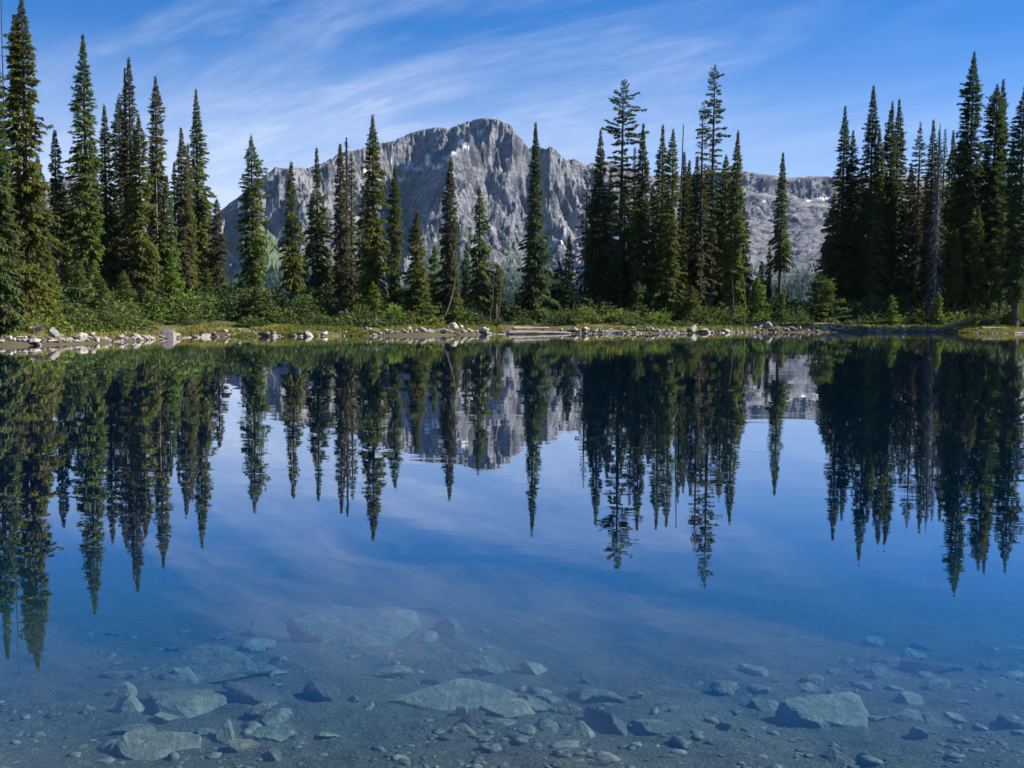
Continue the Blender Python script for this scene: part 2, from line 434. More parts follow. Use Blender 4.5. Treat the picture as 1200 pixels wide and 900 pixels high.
RIBS = [
    [(586, 141, 2600), (570, 154, 2540), (555, 165, 2480), (540, 177, 2430), (525, 187, 2400), (508, 198, 2610), (492, 206, 2740), (475, 214, 2870), (462, 221, 2940)],   # edge of the snow bench
    [(525, 187, 2400), (522, 222, 2320), (512, 246, 2260), (494, 270, 2220), (480, 300, 2140), (468, 335, 1960)],      # lit rib right of the shadowed wall
    [(462, 221, 2940), (464, 250, 2750), (460, 285, 2550), (453, 322, 2270), (446, 352, 1700)],                        # foot of the shadowed wall
    [(456, 182, 2960), (480, 181, 3030), (505, 178, 3030), (530, 172, 2930), (550, 160, 2720), (567, 151, 2600)],      # foot of the skyline cliff
    [(456, 182, 2960), (454, 205, 2900)],
    [(403, 178, 2600), (420, 205, 2540), (440, 228, 2480), (448, 260, 2330), (440, 310, 2050)],
    [(362, 197, 2400), (385, 225, 2350), (405, 255, 2250), (415, 300, 2050)],
    [(323, 196, 2320), (316, 225, 2300), (312, 245, 2270), (330, 275, 2150), (345, 310, 1850)],
    [(342, 199, 2330), (351, 228, 2220), (353, 262, 2130), (352, 285, 2060)],
    [(288, 223, 2250), (292, 250, 2130), (300, 280, 1950), (305, 315, 1650)],
    [(258, 246, 2200), (262, 275, 2050), (268, 305, 1750), (275, 330, 1350)],
    [(599, 148, 2570), (600, 180, 2520), (592, 212, 2480), (602, 250, 2400), (617, 290, 2270), (622, 330, 2080)],      # main face
    [(567, 138, 2650), (560, 175, 2500), (548, 205, 2430), (545, 240, 2350), (550, 280, 2230), (558, 325, 2050)],
    [(586, 141, 2600), (583, 185, 2540), (572, 218, 2480), (572, 250, 2400), (582, 290, 2270), (590, 335, 2060)],
    [(626, 170, 2570), (620, 205, 2550), (612, 232, 2500), (627, 262, 2420), (645, 300, 2270), (658, 340, 2050)],
    [(644, 171, 2600), (640, 205, 2520), (650, 240, 2440), (660, 262, 2400)],
    [(652, 180, 2670), (657, 205, 2650), (664, 232, 2590), (671, 258, 2480)],
    [(664, 189, 2665), (674, 215, 2585), (681, 240, 2500), (690, 262, 2440)],
    [(692, 190.5, 2840), (690, 215, 2720), (698, 250, 2560)],
    [(671, 258, 2480), (670, 285, 2330), (682, 330, 2050)],
    [(711, 189, 2900), (720, 225, 2650), (730, 280, 2250), (740, 330, 1750)],
    [(800, 205, 2950), (800, 240, 2650), (800, 290, 2200), (800, 335, 1650)],
    [(873, 200, 2720), (868, 222, 2590), (880, 255, 2380), (885, 300, 2050), (890, 335, 1650)],
    [(929, 208, 2650), (928, 222, 2600), (945, 232, 2560), (965, 236, 2570), (985, 240, 2560)],
    [(925, 232, 2480), (935, 260, 2300), (940, 300, 2000), (945, 335, 1600)],
    [(955, 206, 2680), (962, 220, 2620), (975, 230, 2590)],
    [(1050, 204, 2700), (1040, 260, 2300), (1030, 330, 1600)],
    [(1220, 222, 2600), (1200, 270, 2200), (1190, 330, 1600)],
    [(82, 208, 2000), (85, 240, 1800), (90, 290, 1450)],
    [(-150, 235, 2200), (-140, 290, 1600)],
]
KX = 1.85
pts, ids, edges = [], {}, []


def mpt(p):
    x, y, d = p
    key = (round(x, 1), round(d))
    if key not in ids:
        ids[key] = len(pts); pts.append((x * KX, d, CAMZ + d * ray(x, y)[2]))
    return ids[key]


for line in [SKYLINE] + RIBS:
    ii = [mpt(p) for p in line]
    edges += list(zip(ii[:-1], ii[1:]))
for x in range(-700, 2001, 90):
    for d, z in ((150, -45), (420, -62), (800, -40), (1150, -8)):
        pts.append((x * KX + (d % 7) * 4, d, z + 6 * math.sin(x * .02 + d)))
    pts.append((x * KX, 3500, 60)); pts.append((x * KX, 4200, -40))
r_ = delaunay_2d_cdt([Vector(p[:2]) for p in pts], edges, [], 0, 0.01)
ov = np.array([tuple(v) for v in r_[0]]); oz = np.zeros(len(ov))
P3 = np.array(pts)
for i, src in enumerate(r_[3]):
    if src: oz[i] = P3[src[0], 2]
    else: oz[i] = P3[np.argsort(((P3[:, :2] - ov[i]) ** 2).sum(1))[:3], 2].mean()
gx = np.unique(np.round(np.concatenate([np.arange(-690, 30, 12), np.arange(30, 240, 2.2), np.arange(240, 700, 1.05), np.arange(700, 1010, 1.4), np.arange(1010, 1990, 8)]), 3))
gd = np.concatenate([np.arange(155, 1100, 22), np.arange(1100, 1800, 9), np.arange(1800, 3160, 5.5), np.arange(3160, 3460, 25)])
GX, GD = np.meshgrid(gx, gd)
GZ = np.full(GX.shape, np.nan)
for tri in r_[2]:
    for k_ in range(1, len(tri) - 1):
        a, b, c = tri[0], tri[k_], tri[k_ + 1]
        A, B, C = ov[a], ov[b], ov[c]
        i0, i1 = np.searchsorted(gx, [min(A[0], B[0], C[0]) / KX - .01, max(A[0], B[0], C[0]) / KX + .01])
        j0, j1 = np.searchsorted(gd, [min(A[1], B[1], C[1]) - .01, max(A[1], B[1], C[1]) + .01])
        if i1 <= i0 or j1 <= j0: continue
        qx = GX[j0:j1, i0:i1] * KX; qy = GD[j0:j1, i0:i1]
        den = (B[1] - C[1]) * (A[0] - C[0]) + (C[0] - B[0]) * (A[1] - C[1])
        if abs(den) < 1e-9: continue
        l1 = ((B[1] - C[1]) * (qx - C[0]) + (C[0] - B[0]) * (qy - C[1])) / den
        l2 = ((C[1] - A[1]) * (qx - C[0]) + (A[0] - C[0]) * (qy - C[1])) / den
        l3 = 1 - l1 - l2; ok = (l1 > -1e-6) & (l2 > -1e-6) & (l3 > -1e-6)
        zz = l1 * oz[a] + l2 * oz[b] + l3 * oz[c]
        sub = GZ[j0:j1, i0:i1]; sub[ok] = zz[ok]
bad = np.isnan(GZ)
GZ[bad] = -40


def blur(Z, n):
    for _ in range(n):
        Q = np.pad(Z, 1, mode='edge')
        Z = (Q[1:-1, 1:-1] * 2 + Q[:-2, 1:-1] + Q[2:, 1:-1] + Q[1:-1, :-2] + Q[1:-1, 2:]) / 6
    return Z


GZ = blur(GZ, 1)
RX = np.array([ray(x, 250)[0] for x in gx])
WX = RX[None, :] * GD
gz_d = np.gradient(GZ, axis=0) / np.gradient(gd)[:, None]
gz_x = np.gradient(GZ, axis=1) / np.maximum(np.gradient(WX, axis=1), .1)
slope = blur(np.hypot(gz_d, gz_x), 6)
rough = sstep(0.12, 0.75, slope)
wx = WX + fbm(WX / 90, GD / 90, 3, 41) * 45; wy = GD + fbm(WX / 90, GD / 90, 3, 43) * 45
shear = np.interp(gx, [300, 450, 520, 600, 700], [-.15, -.35, -.1, .35, .45])[None, :] * (GD - 2400)
gul = ridged((wx + shear) / 62, wy / 230, 4, 51) - .35
gul *= (1 - .75 * sstep(720, 800, GX))
iso = ridged(wx / 40 + shear / 60, wy / 50, 5, 57, .58) - .35
crag = ridged(WX / 14 + fbm(WX / 20, GD / 20, 2, 91), GD / 14, 3, 61, .6) - .35
fine = fbm(WX / 7, GD / 9, 3, 63, .6)
GZ2 = GZ + rough * (gul * 46 + iso * 24 + crag * 14 + fine * 4.0) + sstep(720, 800, GX) * (1 - rough) * (ridged(wx / 70, wy / 60, 5, 58, .6) - .35) * 8 + (1 - rough) * (fbm(WX / 60, GD / 60, 4, 71) * 5 + crag * 1.6 + fine * 1.0)
WALL_PX = np.array([(525, 187), (523, 222), (512, 246), (494, 270), (480, 300), (468, 335), (454, 325), (459, 285), (462, 250), (458, 222), (475, 213), (492, 205), (508, 197)], float)
QX, QY = to_px(WX, GD, GZ); ins = np.zeros(QX.shape, bool)
for a, b in zip(WALL_PX, np.roll(WALL_PX, -1, 0)):
    cnd = (a[1] > QY) != (b[1] > QY)
    ins ^= cnd & (QX < (b[0] - a[0]) * (QY - a[1]) / (b[1] - a[1] + 1e-9) + a[0])
calm = blur(ins.astype(float), 5) * sstep(2050, 2150, GD)
GZ2 = GZ2 * (1 - .8 * calm) + GZ * .8 * calm + calm * fine * 2
# keep the skyline where it belongs
PX, PY = to_px(WX, GD, GZ2)
top = PY.min(0)
sk = np.array([p[:2] for p in SKYLINE])
tgt = np.interp(gx, sk[:, 0], sk[:, 1]) + fbm(gx / 6, gx * 0, 3, 77) * 1.1
dz = (top - tgt) / F
dsm = dz.copy()
for _ in range(60): dsm = np.convolve(np.pad(dsm, 2, mode='edge'), [.1, .2, .4, .2, .1], 'valid')
dsk = gd[PY.argmin(0)]
GZ2 = GZ2 + dsm[None, :] * GD * sstep(1250, 2100, GD) + (dz - dsm)[None, :] * GD * np.exp(-((GD - dsk[None, :]) / 60) ** 2)
PX, PY = to_px(WX, GD, GZ2)
gz_d = np.gradient(GZ2, axis=0) / np.gradient(gd)[:, None]
gz_x = np.gradient(GZ2, axis=1) / np.maximum(np.gradient(WX, axis=1), .1)
slope2 = blur(np.hypot(gz_d, gz_x), 2)
nz = fbm(WX / 40, GD / 40, 4, 81)
snow = np.zeros_like(GZ2)
for cx, cy_, a, b in [(460, 189, 2.2, 2.2), (480, 191, 3, 2), (478, 196, 5, 1.6), (490, 198, 5, 1.6), (501, 183, 3, 1.5), (502, 190, 4, 1.8), (508, 195, 7, 1.6), (520, 186, 5, 1.2), (541, 166, 4, 2), (563, 156, 3.5, 1.6), (548, 172, 4, 1.2), (532, 178, 4, 1.3),
                      (428, 200, 2, 3), (471, 210, 5, 1.3), (966, 233, 9, 1.5), (940, 229, 2, 1.6), (895, 236, 2, 1.2), (948, 235, 3, 1), (662, 272, 2, 5), (659, 283, 2, 3), (985, 236, 6, 1.5)]:
    q = ((PX - cx) / (a * 1.25)) ** 2 + ((PY - cy_) / (b * 1.1)) ** 2
    snow = np.maximum(snow, 1 - sstep(.5, 1.3, q + nz * .8))
forest = sstep(98, 38, GZ2 + nz * 45 + sstep(560, 680, PX) * 30) * sstep(1.25, .85, slope2)
meadow = sstep(150, 105, GZ2 + nz * 30) * sstep(1.0, .65, slope2) * sstep(430, 380, PX)
meadow = np.maximum(meadow, .85 * sstep(-.1, .2, nz) * sstep(200, 120, GZ2) * sstep(660, 560, PX) * sstep(1.5, .9, slope2))
mz = 1 - sstep(.7, 1.25, np.hypot((PX - 300) / 44, (PY - 290) / 26) + nz * .7)
meadow = np.maximum(meadow, .95 * mz)
scree = sstep(.85, .45, slope2) * sstep(.9, .6, forest) * (1 - .75 * sstep(720, 800, PX) * sstep(-.25, .15, nz))
for a, b, wd in [((303, 232), (336, 290), 7), ((262, 298), (290, 308), 4), ((265, 312), (292, 322), 5), ((345, 200), (385, 240), 7), ((672, 262), (684, 330), 10), ((606, 238), (601, 268), 1.6)]:
    a = np.array(a, float); b = np.array(b, float); ab = b - a
    t = np.clip(((PX - a[0]) * ab[0] + (PY - a[1]) * ab[1]) / (ab @ ab), 0, 1)
    dd = np.hypot(PX - a[0] - t * ab[0], PY - a[1] - t * ab[1])
    sc1 = 1 - sstep(.6, 1.2, dd / wd + nz * .5)
    scree = np.maximum(scree, sc1); forest *= 1 - sc1; meadow *= 1 - sc1
rust = np.exp(-(((PX - 487) / 9) ** 2 + ((PY - 183) / 6) ** 2))

M = Mat("mountain rock, scree, meadow and snow")
n1 = M.noise(0.014, 7, 0.66, 1.2, (1, 1, 0.6)); n2 = M.noise(0.045, 8, 0.72, 0.7, (1, 1, 0.45)); n3 = M.noise(0.2, 4, 0.65)
rock = M.mix(M.rng(n1, 0.40, 0.60), (0.046, 0.052, 0.064), (0.130, 0.134, 0.146))
rock = M.mix(M.rng(n2, 0.46, 0.64), rock, (0.29, 0.292, 0.302))
rock = M.mix(M.math('MULTIPLY', M.rng(n2, 0.50, 0.36), .85), rock, (0.030, 0.034, 0.040))
st = M.noise(0.030, 5, 0.6, 0.5, (0.5, 0.5, 4.0))
rock = M.mix(M.math('MULTIPLY', M.rng(st, .52, .60), .55), rock, (0.045, 0.050, 0.058))
rock = M.mix(M.math('MULTIPLY', M.attr("rust"), 0.6), rock, (0.27, 0.19, 0.15))
scr = M.mix(M.rng(n3, 0.3, 0.7), (0.19, 0.192, 0.195), (0.29, 0.288, 0.285))
col = M.mix(M.math('MULTIPLY', M.attr("scree"), .8), rock, scr)
med = M.mix(M.rng(n2, 0.35, 0.65), (0.060, 0.095, 0.030), (0.125, 0.155, 0.055))
col = M.mix(M.attr("meadow"), col, med)
frs = M.mix(M.rng(n3, 0.35, 0.65), (0.016, 0.034, 0.022), (0.042, 0.070, 0.042))
col = M.mix(M.attr("forest"), col, frs)
col = M.mix(M.attr("snow"), col, (0.82, 0.84, 0.86))
M.bsdf(col, 0.95, M.bump(M.math('ADD', n2, M.math('MULTIPLY', n3, .35)), 0.8, 3.5), 0.1)
MTN = M.m
nx, ny = len(gx), len(gd)
i = np.arange(nx * ny).reshape(ny, nx)
q = np.stack([i[:-1, :-1], i[:-1, 1:], i[1:, 1:], i[1:, :-1]], -1).reshape(-1, 4)
V = np.stack([WX, GD + 0 * WX, GZ2], -1).reshape(-1, 3)
struct(obj("mountain", make_mesh("mountain", V, q, MTN, False, {"snow": snow.ravel(), "forest": forest.ravel(), "meadow": meadow.ravel(), "scree": scree.ravel(), "rust": rust.ravel()})))

# valley floor that carries the land on to the horizon round about
M = Mat("wooded valley floor"); n = M.noise(0.03, 5)
M.bsdf(M.mix(M.rng(n, .35, .65), (0.03, 0.055, 0.03), (0.07, 0.10, 0.05)), 1.0, None, 0.1)
S_ = 5000
struct(obj("valley_floor", make_mesh("valley_floor", [(-S_, -S_, -80), (S_, -S_, -80), (S_, S_, -80), (-S_, S_, -80)], [(0, 1, 2, 3)], M.m)))

# far woods on the lower slopes
rs = np.random.RandomState(5)
climb = sstep(230, 120, GZ2 + nz * 60) * sstep(1.7, .9, slope2) * sstep(640, 540, PX) * sstep(-.2, .25, nz) + .5 * sstep(90, 40, GZ2) * sstep(1.3, .8, slope2)
vis = (PX > -60) & (PX < 1260) & (GD > 850) & (forest + meadow * .3 + climb > .25)
cand = np.argwhere(vis)
wgt = (forest[vis] * .8 + climb[vis] * .35 + .05) * (np.gradient(WX, axis=1) * np.gradient(gd)[:, None])[vis]
sel = cand[rs.choice(len(cand), 16000, replace=True, p=wgt / wgt.sum())]
NS = 6
cv = []; cf = []
px0 = WX[sel[:, 0], sel[:, 1]] + rs.uniform(-6, 6, len(sel)); py0 = GD[sel[:, 0], sel[:, 1]] + rs.uniform(-4, 4, len(sel)); pz0 = GZ2[sel[:, 0], sel[:, 1]]
hh = rs.uniform(4, 10, len(sel)); rr = hh * rs.uniform(.13, .2, len(sel))
an = np.arange(NS) / NS * 2 * math.pi
base = np.stack([px0[:, None] + np.cos(an) * rr[:, None], py0[:, None] + np.sin(an) * rr[:, None], np.repeat((pz0 - 1)[:, None], NS, 1)], -1)
tip = np.stack([px0, py0, pz0 + hh], -1)[:, None, :]
V = np.concatenate([base, tip], 1)
o_ = (np.arange(len(sel)) * (NS + 1))[:, None]
cf = np.concatenate([np.stack([o_[:, 0] + j, o_[:, 0] + (j + 1) % NS, o_[:, 0] + NS], -1) for j in range(NS)], 0)
vv = np.repeat(rs.uniform(0, 1, len(sel)), NS + 1)
struct(obj("far_woods", make_mesh("far_woods", V.reshape(-1, 3), cf, foliage_mat("far conifer green", (0.010, 0.022, 0.014), (0.030, 0.050, 0.028)), False, {"v": vv, "dead": vv * 0})), "stuff")

# ------------------------------------------------------------------ trees
ZA = np.array([0, 0, 1.0])


def tufts(P, D, ln, wd, rs, tilt=0.6, droop=0.15):
    """needle sprays: one bent lozenge per point"""
    n = len(P)
    D = D / np.maximum(np.linalg.norm(D, axis=1, keepdims=True), 1e-6)
    nrm = ZA + rs.normal(0, tilt, (n, 3))
    S = np.cross(D, nrm); S /= np.maximum(np.linalg.norm(S, axis=1, keepdims=True), 1e-6)
    ln = ln[:, None]; wd = wd[:, None]
    dn = -ZA * ln * droop
    V = np.stack([P, P + D * ln * .5 + S * wd, P + D * ln + dn, P + D * ln * .5 - S * wd], 1)
    return V.reshape(-1, 3), np.arange(n * 4).reshape(n, 4)


def crown_mesh(name, H, zb, zs, rsd, mat, rs, style='fir', dead=0.08, dens=1.0, lean=0.0):
    """H tip height, zb crown base height; zs, rsd: radius profile by height (ascending)"""
    if style == 'hemlock': sp_, nb = 0.36, 6
    elif style == 'young': sp_, nb = 0.17, 8
    elif style == 'dying': sp_, nb = 0.24, 6
    else: sp_, nb = 0.165, 8
    zl = []; z = zb
    while z < H - 0.12:
        zl.append(z); t = (H - z) / max(H - zb, .1)
        z += sp_ * (0.45 + 0.55 * min(1, t * 3)) * rs.uniform(.75, 1.25)
    zl = np.array(zl)
    wn = rs.uniform(.78, 1.18, len(zl)) if style != 'hemlock' else rs.uniform(.55, 1.25, len(zl))
    zi = np.repeat(np.arange(len(zl)), nb)
    nbr = len(zi)
    phi = (zi * 2.39996 + np.tile(np.arange(nb), len(zl)) * 2 * math.pi / nb + rs.normal(0, .3, nbr))
    z0 = zl[zi] + rs.uniform(-.09, .09, nbr)
    t = np.clip((H - z0) / max(H - zb, .1), 0, 1)
    lobes = 1 + .22 * np.sin(phi * 2 + z0 * .9 + rs.uniform(0, 6)) * np.sin(z0 * .7 + rs.uniform(0, 6))
    L = np.interp(z0, zs, rsd) * wn[zi] * lobes * rs.uniform(.62, 1.22, nbr)
    if style == 'hemlock':
        L *= np.where(rs.uniform(0, 1, nbr) < .25, .35, 1.0)
    wph = rs.uniform(0, 6.28); L *= 1 + .16 * np.cos(phi - wph)
    for _ in range(4):                                       # thin places and broken boughs
        gz_, gp = rs.uniform(zb, H), rs.uniform(0, 6.28)
        L *= 1 - .5 * np.exp(-((z0 - gz_) / (.12 + .03 * (H - zb))) ** 2) * (np.cos(phi - gp) > .1)
    L = np.maximum(L * np.interp(t, [0, .05, .12, .2], [.35, .6, .88, 1]), .05)
    e0 = np.interp(t, [0, .12, .45, 1], [1.0, .45, -.05, -.38]) + rs.normal(0, .14, nbr)
    if style == 'hemlock': e0 = np.interp(t, [0, .15, .5, 1], [.8, .25, .02, -.2]) + rs.normal(0, .16, nbr)
    if style == 'young': e0 = np.interp(t, [0, .2, .6, 1], [1.1, .6, .25, .0]) + rs.normal(0, .15, nbr)
    nt = np.maximum(4, ((10 + L * 60) * dens)).astype(int)
    if style == 'hemlock': nt = np.maximum(6, ((12 + L * 72) * dens)).astype(int)
    bi = np.repeat(np.arange(nbr), nt); n = len(bi)
    s = rs.uniform(.08, 1, n) ** .75
    Lb = L[bi]; ph = phi[bi]
    lat = rs.uniform(-1, 1, n) * (.30 if style != 'hemlock' else .22) * (1.1 - s) * Lb + rs.normal(0, .03, n)
    rr = s * Lb * np.cos(e0[bi]); zz = z0[bi] + s * Lb * np.sin(e0[bi]) - .22 * Lb * s * s + .12 * Lb * s ** 4
    P = np.stack([rr * np.cos(ph) - lat * np.sin(ph), rr * np.sin(ph) + lat * np.cos(ph), zz + rs.normal(0, .025, n)], 1)
    P[:, 0] += lean * P[:, 2]
    sd_ = np.sign(lat) * rs.uniform(.1, .9, n)
    el = e0[bi] - .35 * s + rs.normal(0, .22, n)
    D = np.stack([np.cos(ph + sd_) * np.cos(el), np.sin(ph + sd_) * np.cos(el), np.sin(el)], 1)
    sz = np.clip(.55 + Lb * .55, .45, 1.0)
    sz = sz * np.interp(t[bi], [0, .06, .2], [.5, .75, 1]); ln = rs.uniform(.11, .25, n) * sz; wd = ln * rs.uniform(.14, .23, n)
    V, Fq = tufts(P, D, ln, wd, rs)
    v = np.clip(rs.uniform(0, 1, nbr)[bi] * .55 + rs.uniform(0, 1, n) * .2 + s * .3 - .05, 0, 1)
    dead = dead * .6
    dz_ = (rs.uniform(0, 1, n) < dead * .6).astype(float) * .8
    db = (rs.uniform(0, 1, nbr) < np.interp(t, [0, .5, 1], [dead * .3, dead, dead * 3.2]))[bi] * rs.uniform(.5, 1, n)
    dd = np.maximum(dz_, db)
    return make_mesh(name, V, Fq, mat, False, {"v": np.repeat(v, 4), "dead": np.repeat(dd, 4)})


def tube(pts_, radii, ns=7, rs=None):
    pts_ = np.asarray(pts_, float); n = len(pts_)
    T = np.gradient(pts_, axis=0); T /= np.maximum(np.linalg.norm(T, axis=1, keepdims=True), 1e-9)
    ref = np.where(np.abs(T[:, 2:3]) > .9, np.array([[1., 0, 0]]), np.array([[0, 0, 1.]]))
    A = np.cross(T, ref); A /= np.linalg.norm(A, axis=1, keepdims=True); B = np.cross(T, A)
    a = np.arange(ns) / ns * 2 * math.pi
    R = np.asarray(radii)[:, None, None]
    if rs is not None: R = R * rs.uniform(.85, 1.15, (n, ns, 1))
    V = pts_[:, None] + R * (np.cos(a)[None, :, None] * A[:, None] + np.sin(a)[None, :, None] * B[:, None])
    i = np.arange(n * ns).reshape(n, ns); j = np.roll(i, -1, 1)
    Fq = np.stack([i[:-1], j[:-1], j[1:], i[1:]], -1).reshape(-1, 4)
    c0_, c1_ = n * ns, n * ns + 1
    caps = [(i[0, k_], i[0, (k_ + 1) % ns], c0_, c0_) for k_ in range(0)]
    return V.reshape(-1, 3), Fq


def join(parts):
    Vs, Fs, o = [], [], 0
    for V, Fq in parts:
        Vs.append(V); Fs.append(np.asarray(Fq) + o); o += len(V)
    return np.concatenate(Vs), np.concatenate(Fs)


def trunk_mesh(name, H, r0, mat, rs, lean=0.0, blunt=0.0):
    n = max(8, int(H * 1.2)); z = np.linspace(-.25, H, n); t = np.clip(z / H, 0, 1)
    wob = np.cumsum(rs.normal(0, .008, (n, 2)), 0); wob -= wob[0]
    wob *= (1 - t)[:, None] * .7 + .3 * (1 - t ** 2)[:, None]
    P = np.stack([wob[:, 0] + lean * z, wob[:, 1], z], 1)
    R = r0 * ((1 - t) ** .8 * (1 - blunt) + blunt) + r0 * .5 * np.exp(-np.maximum(z, 0) / .25) + .008
    V, Fq = tube(P, R, 8, rs)
    return make_mesh(name, V, Fq, mat, True)


def twigs_mesh(name, z0, z1, L0, L1, n, mat, rs, droop=.5, r=.012, sub=2, lean=0.0):
    """bare branches: thin bent tubes round a stem"""
    parts = []
    for k_ in range(n):
        z = rs.uniform(z0, z1); t = (z - z0) / max(z1 - z0, .01); L = (L0 + (L1 - L0) * t) * rs.uniform(.45, 1.2)
        ph = rs.uniform(0, 6.283); s = np.linspace(0, 1, 5)
        e = rs.normal(.05, .25)
        bend = rs.normal(0, .25)
        rr = L * s * math.cos(e); zz = z + L * s * math.sin(e) - droop * L * s * s + droop * .25 * L * s ** 4
        P = np.stack([rr * np.cos(ph + bend * s) + lean * zz, rr * np.sin(ph + bend * s), zz], 1)
        parts.append(tube(P, r * (1.15 - s), 4))
        for _ in range(sub):
            q = rs.randint(1, 4); d = rs.normal(0, .5, 3) + (P[4] - P[q]); d[2] -= .25
            l2 = L * rs.uniform(.2, .5); d = d / np.linalg.norm(d) * l2
            Q = P[q] + np.linspace(0, 1, 3)[:, None] * d; Q[:, 2] -= np.array([0, .05, .22]) * l2
            parts.append(tube(Q, [r * .6, r * .45, r * .15], 3))
    V, Fq = join(parts)
    return make_mesh(name, V, Fq, mat, True)


def fir(px, ytip, d, ybase, prof, tone, label, style='fir', dead=.08, dens=1.0, name='fir_tree', group=None, trunk_px=None, bare=1.0, woodmat=None):
    """prof: (y, half width) pairs in photo pixels; ybase: foot of the crown"""
    x, y, zt = at(px, ytip, d)
    zg = h1(x, y) - .05
    H = zt - zg
    seed = int(px * 7 + ytip * 13) % 99991; rs = np.random.RandomState(seed)
    k_ = d / F
    zz = [H]; rr = [.02]
    for (yy, hw) in prof:
        zz.append(at(px, yy, d)[2] - zg); rr.append(hw * k_ * (1.0 if style != 'hemlock' else 1.2))
    zb = max(at(px, ybase, d)[2] - zg, .12)
    zz.append(zb); rr.append(rr[-1] * .85)
    o_ = np.argsort(zz); zs = np.array(zz)[o_]; rv = np.array(rr)[o_]
    t = thing(name, label, 'fir tree' if 'dead' not in name else 'dead tree', (x, y, zg), group)
    r0 = (trunk_px * k_ / 2) if trunk_px else .055 + H * .0075
    obj('trunk', trunk_mesh('trunk', H * .985, r0, woodmat or BARK, rs), t)
    if zb > .9 and bare > 0:
        obj('twig_sprays', twigs_mesh('twig_sprays', .45, zb + .8, rv[0] * .8, rv[0] * 1.0, int(bare * (8 + zb * 9)), DARKWOOD if tone != 'grey' else DEADWOOD, rs, .45, .013), t)
    obj('crown', crown_mesh('crown', H, zb, zs, rv, FOL[tone], rs, style, dead, dens), t)
    return t


def snag(px, ytip, d, label, trunk_px=3.0, twigs=(None, None, 0, 0), ntw=40, mat=None, droop=.5, blunt=.25, group=None, lean=0.0, r=.012, tuft=None):
    x, y, zt = at(px, ytip, d); zg = h1(x, y) - .05; H = zt - zg
    rs = np.random.RandomState(int(px * 11 + ytip) % 99991)
    t = thing('dead_tree', label, 'dead tree', (x - lean * H, y, zg), group)
    obj('trunk', trunk_mesh('trunk', H, trunk_px * d / F / 2, mat or DEADWOOD, rs, lean, blunt), t)
    if ntw:
        z1 = at(px, twigs[0], d)[2] - zg; z0 = max(at(px, twigs[1], d)[2] - zg, .3)
        obj('twig_sprays', twigs_mesh('twig_sprays', z0, z1, twigs[3] * d / F, twigs[2] * d / F, ntw, mat or DEADWOOD, rs, droop, r, 2, lean), t)
    return t


